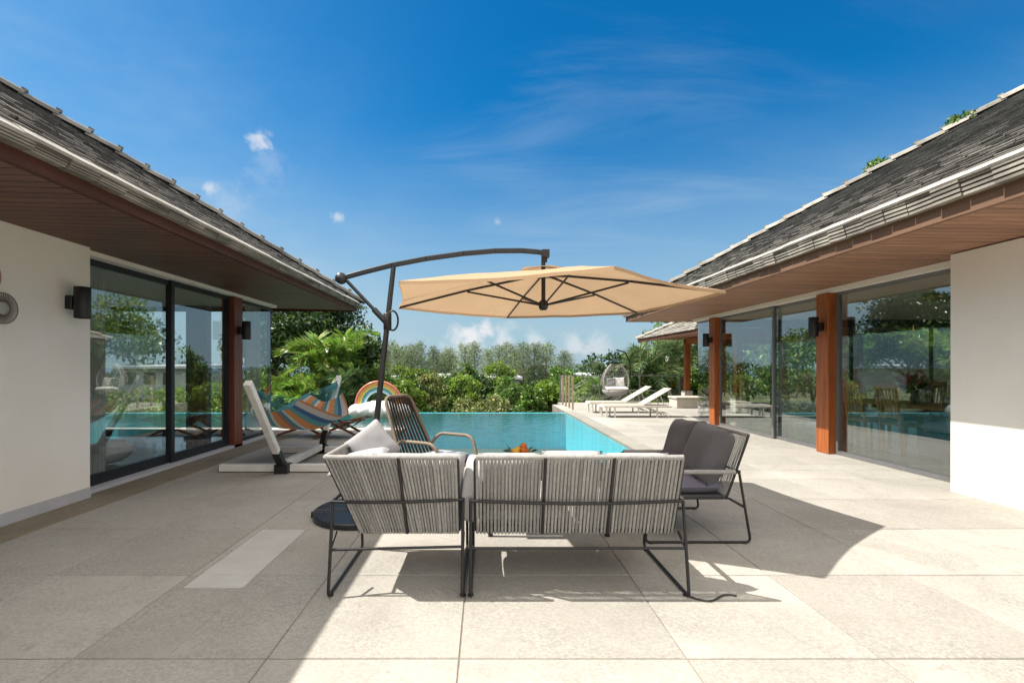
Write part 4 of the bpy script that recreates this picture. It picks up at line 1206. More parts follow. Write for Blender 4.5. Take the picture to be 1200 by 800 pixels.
cushion(.50, .52, .12, seed=41).xf(Matrix.Translation((.30, 0, .49))).build('seat_cushion', mat('navy_fabric', (.06, .09, .15), (.35, .37, .40), 9, .95, contrast=(.45, .55)), ac)

# ================================================================== HAMMOCK ON ITS STAND
hs_ = thing('hammock_stand', 'white timber hammock stand with black brackets on the shaded terrace', 'hammock stand', (-2.77, 7.5, 0))
HX = -2.77
for (y, x0, x1) in ((6.80, -3.66, -2.02), (8.28, -3.55, -1.99)): MB().bbox(x0, x1, y - .05, y + .05, .012, .11, .006).build('cross_foot', M_WHITEPAINT, hs_, True)
MB().bbox(HX - .05, HX + .05, 6.852, 8.228, .06, .16, .006).build('spine', M_WHITEPAINT, hs_, True)
for (ya, yb) in ((6.70, 5.73), (8.38, 9.33)):
    b = MB(); b.beam((HX, ya + (.0), .12), (HX, yb, 1.27), .085, .085, up=(1, 0, 0)); b.build('post', M_WHITEPAINT, hs_, True)
    k = MB(); k.bbox(HX - .09, HX + .09, min(ya, ya + .1 * (1 if ya < 7 else -1)) - .05, max(ya, ya + .1 * (1 if ya < 7 else -1)) + .05, .0, .125, .004)
    d = Vector((0, yb - ya, 1.15)).normalized(); k.beam(Vector((HX, ya, .12)), Vector((HX, ya, .12)) + d * .27, .098, .098, up=(1, 0, 0)); k.build('bracket', M_BLACK, hs_, True)
    h_ = MB().tube([(HX, yb + (.02 if ya < 7 else -.02), 1.22), (HX, yb + (.14 if ya < 7 else -.14), 1.18)], .008, 8); h_.build('hook', M_BLACK, hs_, True)


def stripe_mat():
    m = bpy.data.materials.new('striped_cotton'); m.use_nodes = True
    nt = m.node_tree; N, L = nt.nodes, nt.links; p = N['Principled BSDF']; p.inputs['Roughness'].default_value = .9
    tc = N.new('ShaderNodeTexCoord'); sp = N.new('ShaderNodeSeparateXYZ'); L.new(tc.outputs['UV'], sp.inputs[0])
    cr = N.new('ShaderNodeValToRGB'); cr.color_ramp.interpolation = 'CONSTANT'
    cols = [(.08, .24, .27), (.45, .44, .40), (.52, .20, .07), (.08, .25, .28), (.50, .48, .42), (.55, .22, .08), (.30, .16, .12), (.07, .20, .24), (.48, .46, .41), (.54, .22, .08), (.09, .26, .28), (.05, .11, .24), (.45, .43, .40), (.52, .20, .08)]
    cr.color_ramp.elements[0].color = (*cols[0], 1); cr.color_ramp.elements[1].position = .97; cr.color_ramp.elements[1].color = (*cols[-1], 1)
    pos = [0, .07, .13, .24, .31, .37, .47, .53, .60, .66, .77, .84, .90]
    for q, c in zip(pos[1:], cols[1:-1]):
        e = cr.color_ramp.elements.new(q); e.color = (*c, 1)
    L.new(sp.outputs[0], cr.inputs[0]); L.new(cr.outputs[0], p.inputs['Base Color'])
    t = N.new('ShaderNodeBsdfTranslucent'); L.new(cr.outputs[0], t.inputs['Color']); ms = N.new('ShaderNodeMixShader'); ms.inputs[0].default_value = .3
    L.new(p.outputs[0], ms.inputs[1]); L.new(t.outputs[0], ms.inputs[2]); L.new(ms.outputs[0], N['Material Output'].inputs['Surface'])
    return m


hk = thing('hammock', 'striped orange, teal and white cotton hammock slung between the posts of the white stand', 'hammock', (HX, 7.52, .55))
A, B = Vector((HX, 5.88, 1.18)), Vector((HX, 9.17, 1.18))
F0, F1 = 6.52, 8.52; NI, NJ = 26, 22; grid = []
for i in range(NI + 1):
    t = i / NI; y = F0 + (F1 - F0) * t; row = []
    zc = .86 - .37 * math.sin(math.pi * t)
    for j in range(NJ + 1):
        s = -1 + 2 * j / NJ; wd = .30 + .34 * math.sin(math.pi * t)
        x = HX + s * wd; z = zc + (.16 + .05 * math.sin(math.pi * t)) * (abs(s) ** 2.2) + .012 * math.sin(7 * s + 5 * t) + .02 * mnoise.noise(Vector((s * 2.2, t * 3, 1)))
        row.append((x, y, z))
    grid.append(row)
fm = MB().sheet(grid)
lo = hk.location
me = bpy.data.meshes.new('hammock_cloth'); me.from_pydata([(v[0] - lo.x, v[1] - lo.y, v[2] - lo.z) for v in fm.v], [], fm.f); me.polygons.foreach_set('use_smooth', [True] * len(fm.f))
uv = me.uv_layers.new(name='UVMap')
for lp in me.loops:
    i, j = divmod(lp.vertex_index, NJ + 1); uv.data[lp.index].uv = (j / NJ, i / NI)
me.materials.append(stripe_mat()); fo = bpy.data.objects.new('cloth', me); COL.objects.link(fo); fo.parent = hk
for (E, row) in ((A, grid[0]), (B, grid[-1])):
    sg = MB()
    for j in range(0, NJ + 1, 1):
        p = Vector(row[j]); mid = E.lerp(p, .55) + Vector((0, 0, -.05)); sg.tube(bez(E, mid, p, 4), .0038, 4, cap=False)
    sg.build('strings', mat('teal_cord', (.05, .22, .25), (.035, .16, .19), 20, .9), hk, True)


def folding_lounger(label, x0, x1, y):
    t = thing('folding_lounger', label, 'lounger', ((x0 + x1) / 2, y, 0), 0, 'low folding wooden loungers')
    L = x1 - x0; h = L / 2
    for s in (-.28, .28):
        f = MB(); f.beam((-h, s, .05), (h * .95, s, .42), .03, .05); f.build('rail', M_TEAK, t)
        f = MB(); f.beam((-h * .72, s * .86, .44), (h * .85, s * .86, .03), .03, .05); f.build('rail', M_TEAK, t)
        f = MB(); f.beam((-h * .15, s * 1.12, .30), (h * 1.1, s * 1.12, .40), .05, .028); f.build('arm', M_TEAK, t)
    f = MB()
    for (x, z) in ((-h * .98, .05), (h * .93, .42), (-h * .70, .44), (h * .84, .03)): f.tube([(x, -.30, z), (x, .30, z)], .016, 8)
    f.build('cross_bar', M_TEAK, t)
    gr = []
    for i in range(13):
        u = i / 12; gr.append([(-h * .70 + (h * 1.63) * u, s * .26, .44 - .02 * u - .24 * math.sin(math.pi * u)) for s in (-1, -.3, .3, 1)])
    MB().sheet(gr).build('sling', mat('green_canvas', (.035, .13, .11), (.025, .10, .085), 8, .9), t)


folding_lounger('low wooden folding lounger with green sling behind the hammock, nearer the glass corner', -4.25, -3.25, 10.35)
folding_lounger('low wooden folding lounger with green sling beside the pool, right of the hammock', -3.45, -2.45, 10.15)

# ================================================================== RAINBOW FLOAT
rf = thing('pool_float', 'inflatable rainbow arch with white cloud base floating on the pool', 'pool float', (at(444, 14.8), 14.8, WL))
cm = MB()
for (x, y, z, r) in ((-.66, 0, .17, .24), (-.35, .12, .20, .26), (-.35, -.12, .20, .25), (0, .15, .22, .27), (0, -.15, .20, .27), (.36, .12, .20, .26), (.36, -.12, .20, .26), (.70, 0, .17, .25), (-.1, 0, .22, .30), (.2, 0, .22, .30)):
    n = 10; cm.lathe([(r * 1.12 * math.sin(math.pi * i / n), -r * .92 * math.cos(math.pi * i / n)) for i in range(n + 1)], 18, (x, y, z))
cm.build('cloud_base', M_PVC_W, rf)
for k, (c, nm) in enumerate((((.60, .20, .13), 'coral'), ((.68, .33, .08), 'orange'), ((.66, .52, .14), 'yellow'), ((.06, .30, .32), 'teal'), ((.42, .62, .72), 'blue'))):
    Rr = .69 - k * .067; m = MB(); m.tube([(Rr * math.cos(math.pi * t / 26), 0, .36 + Rr * math.sin(math.pi * t / 26)) for t in range(27)], .040, 12)
    m.build('arch_band', mat(nm + '_vinyl', c, tuple(x * .93 for x in c), 3, .3), rf)

# ================================================================== SUN LOUNGERS
def sun_lounger():
    t = thing('sun_lounger', 'cream sun lounger with raised back on the sunny terrace, nearer to the camera', 'sun lounger', (0, 0, 0), 0, 'cream sun loungers by the pool')
    f = MB()
    for s in (0.03, .62): f.bbox(0, 1.96, s - .025, s + .025, .285, .335, .006)
    for x in (.02, 1.94): f.bbox(x - .02, x + .02, .056, .594, .285, .335, .006)
    f.build('frame', M_WHITEMETAL, t)
    for x in (.10, .34, 1.55):
        for s in (.03, .62): MB().bbox(x - .02, x + .02, s - .02, s + .02, 0, .284, .004).build('leg', M_WHITEMETAL, t)
    for s in (.03, .62):
        MB().beam((1.32, s, .29), (1.90, s, .03), .03, .03).build('leg', M_WHITEMETAL, t)
    MB().bbox(.03, 1.18, .055, .595, .340, .358, .004).build('seat', M_SLING, t)
    b = MB(); b.beam((1.17, .325, .36), (1.97, .325, .83), .56, .025, up=(-.5, 0, .86)); b = b.build('backrest', M_SLING, t)
    for s in (.08, .57): MB().tube([(1.66, s, .64), (1.78, s, .32)], .012, 8).build('prop', M_WHITEMETAL, t)
    return t


sl = sun_lounger(); sl.location = (3.40, 14.05, 0)
s2 = copy_tree(sl, 'cream sun lounger with raised back standing behind the other, nearer to the hanging chair'); s2.location = (3.30, 15.45, 0)

# ================================================================== HANGING EGG CHAIR
ec = thing('egg_chair_stand', 'dark curved steel stand of the hanging chair at the terrace edge', 'chair stand', (at(722, 19), 19.0, 0))
m = MB(); m.tube([Vector(p) for p in ((.0, .55, 0.05), (.50, .52, .35), (.66, .42, 1.0), (.60, .22, 1.65), (.36, .06, 2.02), (.02, 0, 2.12))], .03, 10)
m.build('pole', M_BLACK, ec)
m = MB(); m.tube([(.5 * math.cos(a * math.pi / 16), .1 + .5 * math.sin(a * math.pi / 16), .03) for a in range(32)], .028, 8, closed=True); m.tube([(0, -.4, .03), (0, .6, .03)], .024, 8); m.build('base_ring', M_BLACK, ec)
eg = thing('hanging_chair', 'grey woven egg shaped hanging chair with white seat pad', 'hanging chair', (at(721, 18.9), 18.9, .33))
M_EGG = mat('grey_weave', (.30, .28, .26), (.20, .19, .18), 30, .7, island=.2)
m = MB()
def eggp(a, z):                               # a: around, z: 0..1
    r = .52 * (math.sin(math.pi * min(1, .12 + .80 * z)) ** .75); return Vector((r * math.sin(a), r * .85 * math.cos(a) , 1.24 * z))
for k in range(26):
    a = -math.pi * .62 + k * math.pi * 1.24 / 25; m.tube([eggp(a, z / 10) for z in range(11)], .008, 5, cap=False)
for z in range(1, 10, 1): m.tube([eggp(-math.pi * .62 + t * math.pi * 1.24 / 20, z / 10) for t in range(21)], .006, 5, cap=False)
for s in (-1, 1): m.tube([eggp(s * math.pi * .62, z / 12) for z in range(13)], .022, 8)
m.build('basket', M_EGG, eg)
b = MB(); b.lathe([(0, .0), (.30, .02), (.46, .12), (.50, .24), (.47, .25), (0, .22)], 24); b.build('seat_shell', M_EGG, eg)
c = MB().tube([(0, 0, 1.24), (0, .05, 1.78)], .010, 6); c.build('hanger', M_BLACK, eg)
cushion(.84, .70, .16, seed=51).xf(Matrix.Translation((0, -.02, .30))).build('seat_cushion', M_WHITEFAB, eg)
cu1 = cushion(.42, .38, .16, 1.4, seed=52).xf(Matrix.Rotation(R(75), 4, 'X')).build('throw_pillow', M_WHITEFAB); cu1.location = (eg.location.x + .16, 18.93, .33 + .54); tag(cu1, 'white square pillow in the hanging chair, on its right side', 'pillow')
cu2 = cushion(.36, .36, .14, 1.4, seed=53).xf(Matrix.Rotation(R(75), 4, 'X')).build('throw_pillow', mat('grey_pillow', (.25, .25, .25), (.15, .15, .15), 12, .9)); cu2.location = (eg.location.x - .17, 18.86, .33 + .53); tag(cu2, 'grey patterned pillow in the hanging chair, on its left side', 'pillow')

# ================================================================== SCREEN POSTS AND GLASS RAILING
for k, y in enumerate((16.72, 17.42, 18.14, 18.88)):
    p = MB().bbox(2.97, 3.032, y - .02, y + .02, 0, 1.13, .004)
    tag(p.build('screen_post', mat('sandy_timber', (.42, .33, .22), (.32, .25, .165), 5, .7, stretch=(4, 4, .6))), ['slim tan timber post at the pool corner, nearest of the four', 'slim tan timber post at the pool corner, second nearest of the four', 'slim tan timber post at the pool corner, third nearest of the four', 'slim tan timber post at the pool corner, farthest of the four'][k], 'post', 'tan screen posts at the pool corner')
rl = thing('glass_railing', 'clear glass railing with grey posts along the far edge of the terrace', 'railing', (6.0, 20.1, 0))
xs_ = [3.1, 4.7, 6.35, 8.0]
for x in xs_: MB().bbox(x - .025, x + .025, 20.08, 20.13, 0, 1.08, .004).build('post', M_ALU, rl, True)
MB().bbox(3.05, 8.05, 20.085, 20.125, 1.082, 1.112, .004).build('top_rail', M_ALU, rl, True)
for a, b in zip(xs_, xs_[1:]): MB().box(a + .03, b - .03, 20.101, 20.109, .08, 1.04).build('glass_pane', M_GLASS_END, rl, True)

# ================================================================== INSIDE THE HOUSES
def dining_chair():
    t = thing('dining_chair', 'wooden dining chair', 'chair', (0, 0, 0), 0, 'slat back wooden dining chairs')
    for x, y in ((-.2, -.2), (.2, -.2)): MB().bbox(x - .02, x + .02, y - .02, y + .02, 0, .44, .004).build('leg', M_OAK, t)
    for x in (-.2, .2): m = MB(); m.beam((x, .2, 0), (x, .24, .5), .04, .04, up=(0, 1, 0)); m.beam((x, .24, .5), (x, .32, 1.12), .035, .035, up=(0, 1, 0)); m.build('leg', M_OAK, t)
    MB().bbox(-.235, .235, -.235, .235, .441, .485, .01).build('seat', M_OAK, t)
    m = MB(); m.beam((-.22, .318, 1.10), (.22, .318, 1.10), .10, .025, up=(0, .99, .13)); m.beam((-.2, .25, .60), (.2, .25, .60), .05, .022, up=(0, .99, .13))
    for k in range(5): x = -.14 + k * .07; m.beam((x, .255, .62), (x, .31, 1.06), .03, .012, up=(0, 1, 0))
    m.build('backrest', M_OAK, t)
    return t


dc = dining_chair()
spots = [(7.05, 9.75, R(90), 'dining chair on the window side of the table, farthest from the camera'), (7.05, 9.0, R(90), 'dining chair on the window side of the table, the middle one'),
         (7.05, 8.25, R(90), 'dining chair on the window side of the table, nearest the camera'), (8.65, 9.75, R(-90), 'dining chair on the garden side of the table, farthest from the camera'),
         (8.65, 9.0, R(-90), 'dining chair on the garden side of the table, the middle one'), (8.65, 8.25, R(-90), 'dining chair on the garden side of the table, nearest the camera'), (7.85, 10.75, 0, 'dining chair standing at the far head of the table')]
for k, (x, y, a, lb) in enumerate(spots):
    o = dc if k == 0 else copy_tree(dc); o.location = (x, y, .02); o.rotation_euler = (0, 0, a); o['label'] = 'golden slat back ' + lb
dt = thing('dining_table', 'long wooden dining table behind the right hand glass', 'table', (7.85, 9.0, .02), R(90))
MB().bbox(-1.4, 1.4, -.5, .5, .72, .77, .008).build('table_top', M_OAK, dt)
for x in (-1.2, 1.2):
    for y in (-.4, .4): MB().bbox(x - .04, x + .04, y - .04, y + .04, 0, .719, .006).build('leg', M_OAK, dt)
fv = thing('flower_vase', 'glass vase of orange red flowers on the dining table', 'vase', (7.85, 8.95, .79))
MB().lathe([(0, 0), (.06, 0), (.08, .08), (.05, .2), (.06, .24)], 18).build('vase', mat('vase_ceramic', (.2, .2, .22), (.15, .15, .17), 5, .3), fv)
np_build('flowers', crown_cloud((0, 0, .42), (.22, .22, .16), 14, 22, .08), leaf_mat('petal', (.45, .08, .02), (.60, .16, .04), .6, .3), fv)
np_build('leaves', crown_cloud((0, 0, .30), (.2, .2, .12), 8, 16, .12), L_MID, fv)
db = thing('upholstered_bench', 'grey blue upholstered bench with pale cushion inside the right house', 'bench', (7.1, 7.1, .02))
MB().bbox(-.55, .55, -.35, .35, .08, .46, .03).build('base', mat('bench_blue', (.10, .11, .17), (.08, .09, .14), 6, .9), db)
cushion(1.1, .7, .16, seed=61).xf(Matrix.Translation((0, 0, .54))).build('cushion', mat('bench_pad', (.30, .31, .38), (.24, .25, .32), 6, .9), db)
pdn = thing('ceiling_lamp', 'round brass ceiling lamp inside the right house', 'ceiling lamp', (8.0, 8.6, ZC - .03))
MB().lathe([(0, -.02), (.22, -.02), (.30, -.07), (.26, -.12), (0, -.14)], 24).build('shade', mat('brass', (.42, .32, .14), (.35, .26, .11), 6, .35, metal=.7), pdn)
MB().tube([(0, 0, -.02), (0, 0, 0)], .05, 12).build('mount', M_BLACK, pdn)
# left room
lb = thing('floor_cushion', 'large white floor cushion behind the left sliding door', 'floor cushion', (-5.75, 6.95, .03))
cushion(.95, .95, .34, 1.3, seed=71, crown=.03).xf(Matrix.Translation((0, 0, .18))).build('cushion_body', M_WHITEFAB, lb)


def curtain(label, x, y0, y1, axis='y'):
    n = 60; g0 = []
    for z in (.05, .9, 1.8, ZC - .06):
        g0.append([(x + .035 * math.sin(i * 1.05) * (1 + .3 * math.sin(i * .31)), y0 + (y1 - y0) * i / n, z) for i in range(n + 1)])
    tag(MB().sheet(g0).build('curtain', M_SHEER), label, 'curtain', 'sheer curtains in the left house')


curtain('gathered sheer white curtain inside the sliding doors next to the white wall', -4.92, 5.70, 6.36)
curtain('gathered sheer white curtain at the glass corner behind the dark post', -4.80, 9.85, 10.50)
dw = thing('driftwood_sculpture', 'twisted brown driftwood sculpture standing by the dark pier inside the glass doors', 'sculpture', (-5.85, 9.95, .03))
MB().lathe([(0, 0), (.22, 0), (.22, .06), (0, .06)], 20).build('base', M_BLACK, dw)
m = MB()
for k in range(7):
    a = k * .9; pts = [(.10 * math.cos(a + z * 2.2) * (1 + .5 * math.sin(z * 3 + k)), .10 * math.sin(a + z * 2.2), .06 + z * (1.0 + .10 * (k % 4))) for z in [i / 10 * 1.25 for i in range(11)]]
    m.tube(pts, [.075, .08, .07, .075, .065, .07, .06, .05, .045, .035, .02], 7)
m.build('trunk', mat('driftwood', (.24, .12, .05), (.12, .055, .022), 6, .7, .5, 30, stretch=(3, 3, .6)), dw)
dk = thing('daybed', 'low dark daybed with grey cover inside the left house', 'daybed', (-8.2, 8.6, .03))
MB().bbox(-.9, .9, -.6, .6, .05, .30, .03).build('base', M_TEAK, dk)
cushion(1.75, 1.15, .18, seed=73).xf(Matrix.Translation((0, 0, .39))).build('mattress', M_CUSH_L, dk)

# ================================================================== VEGETATION
ORD = ['first', 'second', 'third', 'fourth', 'fifth', 'sixth', 'seventh', 'eighth', 'ninth', 'tenth', 'eleventh', 'twelfth', 'thirteenth', 'fourteenth', 'fifteenth', 'sixteenth', 'seventeenth', 'eighteenth', 'nineteenth', 'twentieth', 'twenty-first', 'twenty-second', 'twenty-third', 'twenty-fourth']


def make_bush(label, x, y, ztop, rx, leafm, clumps=34, per=110, leaf=.13, group='bushes beyond the pool', name='bush', hz=None, **kw):
    z0 = gz(x, y); H = ztop - z0
    t = thing(name, label, 'bush', (x, y, z0), 0, group)
    st = MB()
    for k in range(5):
        a = k * 1.26 + rnd.random(); st.tube(bez((0, 0, 0), (.15 * math.cos(a), .15 * math.sin(a), H * .3), (rx * .5 * math.cos(a), rx * .5 * math.sin(a), H * .7), 5), [.05, .045, .04, .03, .02, .012], 6)
    st.build('stem', M_BARK, t)
    hz = hz or min(H * .5, rx * 1.0)
    np_build('foliage', crown_cloud((0, 0, H - hz), (rx, rx * .9, hz), clumps, per, leaf, **kw), leafm, t)
    return t


# front row right behind the infinity edge: (px, top py, Y, half width m, leaf material)
front = [(322, 455, 18.6, 1.0, L_MID), (352, 448, 19.0, 1.1, L_BRIGHT), (421, 449, 18.8, .85, L_MID), (448, 452, 19.5, .8, L_BRIGHT), (476, 449, 20.5, .85, L_BRIGHT), (504, 439, 21.5, .72, L_OLIVE), (546, 434, 24.0, .85, L_BRIGHT),
         (567, 464, 18.4, 1.10, L_OLIVE), (596, 443, 22.5, .95, L_MID), (624, 451, 20.5, .62, L_MID), (646, 438, 22.0, .72, L_BRIGHT), (690, 454, 21.5, .9, L_BRIGHT)]
for k, (px, py, Y, rx, lm) in enumerate(front):
    kind = {L_MID.name: 'mid green', L_BRIGHT.name: 'bright yellow-green', L_OLIVE.name: 'olive green'}[lm.name]
    make_bush('%s bush just beyond the pool edge, %s from left in front row' % (kind, ORD[k]), at(px, Y), Y, EYE - (py - 430) * Y / 575, rx, lm, clumps=46, per=105, leaf=.135, cr=.26, rr=(.80, .98), low=-.85, hz=.5 * (EYE - (py - 430) * Y / 575 - gz(at(px, Y), Y)), group='front row of bushes beyond the pool')
mid = sorted([(412, 426, 28, 1.2, L_MID), (440, 431, 27, 1.1, L_MID), (476, 428, 29, 1.25, L_BRIGHT), (520, 441, 27, .9, L_MID), (563, 443, 27, .8, L_DARK), (585, 425, 34, 1.15, L_BRIGHT), (613, 444, 27, .85, L_DARK),
              (656, 431, 31, 1.5, L_MID), (676, 440, 28, 1.1, L_BRIGHT), (712, 442, 27, 1.2, L_MID), (430, 441, 24, .8, L_DARK), (462, 442, 24, .8, L_MID), (490, 447, 24, .7, L_DARK), (529, 447, 24, .75, L_MID), (577, 449, 24.5, .7, L_DARK), (607, 448, 24.5, .7, L_MID), (634, 446, 25, .7, L_DARK), (668, 447, 24.5, .8, L_MID), (500, 433, 33, 1.1, L_MID), (545, 427, 38, 1.0, L_MID)], key=lambda q: q[0])
for k, (px, py, Y, rx, lm) in enumerate(mid):
    kind = {L_MID.name: 'mid green', L_BRIGHT.name: 'bright green', L_DARK.name: 'dark green', L_OLIVE.name: 'olive green'}[lm.name]
    make_bush('%s bush in the second row beyond the pool, %s from left' % (kind, ORD[k]), at(px, Y), Y, EYE - (py - 430) * Y / 575, rx, lm, clumps=46, per=95, leaf=.18, cr=.26, rr=(.80, .98), low=-.8, hz=1.5, group='second row of bushes beyond the pool')

# far line of feathery casuarinas
def casuarina(h):
    VF = []; tb = trunk_mb(h * .96, .20, 0); lb = MB()
    for k in range(34):
        z = h * (.30 + .68 * (k / 33)); a = k * 2.4; L = (1.0 - abs(k / 33 - .35)) * h * .20 * rnd.uniform(.7, 1.2)
        p0 = np.array([0, 0, z - L * .4]); p1 = np.array([math.cos(a) * L, math.sin(a) * L, z + L * .35]); lb.tube([tuple(p0), tuple(p1)], [.025, .008], 5, cap=False)
        n = 62; t = nrg.uniform(.35, 1.1, n)[:, None]; P = p0 + (p1 - p0) * t + nrg.normal(size=(n, 3)) * .28
        Dd = np.array([math.cos(a) * .3, math.sin(a) * .3, .2]) + unit(n) * .9; VF.append(leaf_arrays(P, Dd, unit(n), nrg.uniform(.35, .75, n), .085))
    tb._cat(lb); return VF, tb


cas = []
for k in range(4):
    VF, tb = casuarina(10.0)
    t = thing('casuarina_tree', 'x', 'tree', (0, 0, 0), 0, 'far line of feathery casuarina trees')
    tb.build('trunk', M_BARK, t); np_build('crown', VF, L_GREY, t); cas.append(t)
line = sorted([(427, 412), (441, 404), (456, 402), (474, 411), (490, 403), (508, 408), (527, 409), (545, 405), (556, 403), (572, 411), (585, 406), (598, 404), (613, 403), (626, 404), (640, 404), (662, 413), (403, 410), (385, 414), (700, 424), (520, 414), (605, 412), (449, 409), (465, 407), (482, 406)])
for k, (px, py) in enumerate(line):
    Y = 62 + rnd.uniform(-4, 10); x = at(px, Y); z0 = gz(x, Y); top = EYE + (430 - py) * Y / 575
    src = cas[k % 4]; o = src if k < 4 else copy_tree(src)
    o.location = (x, Y, z0); s = (top - z0) / 10.0; wv = s * rnd.uniform(.75, 1.3); o.scale = (wv, wv, s); o.rotation_euler = (0, 0, rnd.uniform(0, 6.28))
    o['label'] = 'tall feathery grey tree on the skyline, %s from the left' % ORD[k]
# low far woods closing the horizon
wood = []
for k in range(150):
    Y = nrg.uniform(80, 190); px = nrg.uniform(100, 1050); x = at(px, Y); r = nrg.uniform(2.0, 3.8)
    wood += crown_cloud((x, Y, gz(x, min(Y, 105)) + r * .8 + nrg.uniform(0.5, 2.0)), (r, r, r), 7, 60, .75, cr=.5)
tag(np_build('far_wood', wood, L_DARK), 'mass of dark trees far beyond the white roofs', 'wood', kind='stuff')
gc = []
for k in range(420):
    Y = nrg.uniform(17.2, 60); x = at(nrg.uniform(40, 800), Y); r = nrg.uniform(.35, .75) * (1 + Y / 60)
    if 5 < x < 17 and Y < 28: continue
    if x < -.52 * Y and Y > 20: r *= .45
    gc += crown_cloud((x, Y, gz(x, Y) + r * .5), (r, r, r * .9), 5, 34, .16 + Y * .004, cr=.55)
tag(np_build('undergrowth', gc, L_DARK), 'tangled green undergrowth covering the slope below the pool', 'undergrowth', kind='stuff')  # dark leaf colour stands in for the shade between the bushes

# left: big dark tree, palms
make_tree('broadleaf_tree', 'large dark glossy leaved tree rising behind the tall arching palm', 'tree', (at(372, 22), 22, gz(-7, 22)), 4.6, (0, 0, 4.2), (2.5, 2.2, 2.15), L_DARK, clumps=85, per=150, leaf=.22, r0=.17, cr=.27)
make_tree('broadleaf_tree', 'dark leafy tree half hidden by the glass corner of the hammock side house', 'tree', (at(322, 24), 24, gz(-10, 24)), 4.6, (0, 0, 4.5), (1.9, 1.8, 2.2), L_DARK, clumps=60, per=130, leaf=.22, r0=.15, cr=.28)
make_tree('broadleaf_tree', 'mid green tree behind the hammock side house, farther back than the palms', 'tree', (-11.6, 27, -1.8), 5.0, (0, 0, 4.4), (2.2, 2.0, 1.9), L_MID, clumps=60, per=110, leaf=.22, r0=.15, cr=.28)
make_tree('broadleaf_tree', 'green tree far behind the big dark tree, closing the gap under it', 'tree', (-9.6, 31, -2.0), 4.6, (0, 0, 4.0), (2.6, 2.2, 2.0), L_MID, clumps=60, per=110, leaf=.24, r0=.15, cr=.28)
make_palm('areca_palm', 'tall arching palm standing in front of the dark tree', (at(385, 18.6), 18.6, -1.2), 5, L_PALM, nfr=8, length=1.8, leafl=.62, leafw=.07, group='palms beside the pool', h=(1.9, 2.9), rise=(.6, 1.3), arch=.30)
make_palm('areca_palm', 'low bright palm beyond the pool near the glass corner', (at(333, 18.0), 18.0, -1.2), 4, L_PALM, nfr=8, length=1.3, leafl=.42, group='palms beside the pool', h=(.9, 1.7))
make_palm('areca_palm', 'bushy palm directly behind the hammock', (at(362, 17.4), 17.4, -1.2), 5, L_PALM, nfr=8, length=1.25, leafl=.40, group='palms beside the pool', h=(.8, 1.5))
make_palm('areca_palm', 'palm just left of the rainbow float, behind the far hammock post', (at(398, 17.6), 17.6, -1.2), 4, L_PALMD, nfr=8, length=1.3, leafl=.42, group='palms beside the pool', h=(.9, 1.7))
make_tree('young_tree', 'slim bright green young tree between the big dark tree and the umbrella mast', 'tree', (at(437, 24), 24, gz(-5, 24)), 2.6, (0, 0, 2.45), (.62, .6, 1.35), L_BRIGHT, clumps=30, per=90, leaf=.13, r0=.06)

# right: jungle behind the hanging chair and pavilion
make_palm('feather_palm', 'dark drooping palm behind the hanging chair', (at(758, 22.5), 22.5, -.6), 3, L_PALMD, nfr=12, length=2.2, leafl=.62, group='palms by the pavilion', h=(1.3, 2.1), rise=(.3, 1.2), arch=.45)
make_palm('feather_palm', 'dark palm rising left of the pavilion post', (at(790, 23.5), 23.5, -.6), 3, L_PALMD, nfr=11, length=2.1, leafl=.6, group='palms by the pavilion', h=(1.5, 2.4), rise=(.4, 1.25), arch=.4)
make_palm('feather_palm', 'low yellowish palm at the railing left of the hanging chair', (at(700, 22.0), 22.0, -1.4), 3, L_PALM, nfr=9, length=1.4, leafl=.45, group='palms by the pavilion', h=(1.0, 1.6))
rt = [(733, 415, 27, 1.5, L_DARK), (770, 410, 28, 2.0, L_MID), (806, 402, 30, 2.3, L_BRIGHT), (832, 406, 30, 2.2, L_MID), (748, 446, 22.5, 1.0, L_MID), (776, 448, 21.6, .8, L_BRIGHT), (812, 440, 29, 1.5, L_MID)]
for k, (px, py, Y, rx, lm) in enumerate(rt):
    kind = {L_MID.name: 'mid green', L_BRIGHT.name: 'bright green', L_DARK.name: 'dark green'}[lm.name]
    make_bush('%s thicket behind the railing and hanging chair, %s counted' % (kind, ORD[k]) if False else '%s thicket plant behind the railing, %s' % (kind, ['left of the hanging chair top', 'above the loungers', 'tallest beside the pavilion roof', 'behind the pavilion post', 'low behind the loungers', 'low and leafy next to the pavilion plinth', 'half hidden under the pavilion roof'][k]),
              at(px, Y), Y, EYE - (py - 430) * Y / 575, rx, lm, clumps=44, per=110, leaf=.19, group='thicket behind the railing')
gd = [(14.3, 15.9, 3.1, 1.15, L_BRIGHT), (15.6, 17.3, 3.7, 1.5, L_MID), (10.6, 30.5, 2.6, 2.0, L_MID), (12.5, 29.5, 5.2, 2.6, L_BRIGHT), (16.4, 24.5, 4.8, 2.4, L_MID), (17.3, 18.4, 3.6, 1.9, L_BRIGHT), (18.2, 15.6, 3.9, 2.0, L_DARK), (20.5, 20.5, 4.6, 2.2, L_MID), (21.0, 17.0, 4.4, 2.0, L_BRIGHT), (15.0, 28.0, 4.6, 2.3, L_DARK)]
for k, (x, y, zt, rx, lm) in enumerate(gd):
    kind = {L_MID.name: 'mid green', L_BRIGHT.name: 'bright green', L_DARK.name: 'dark green'}[lm.name]
    make_bush('%s garden plant seen through the dining room, %s' % (kind, ['bushy and nearest the end window', 'broad and just behind the nearest one', 'behind the pavilion on its far side', 'tallest behind the pavilion', 'behind the right end of the pavilion', 'just outside the end window', 'low at the outer corner', 'farther back on the right', 'farthest to the right', 'in the gap behind the pavilion roof'][k]), x, y, zt, rx, lm, clumps=56, per=120, leaf=.24, group='garden plants behind the right house')
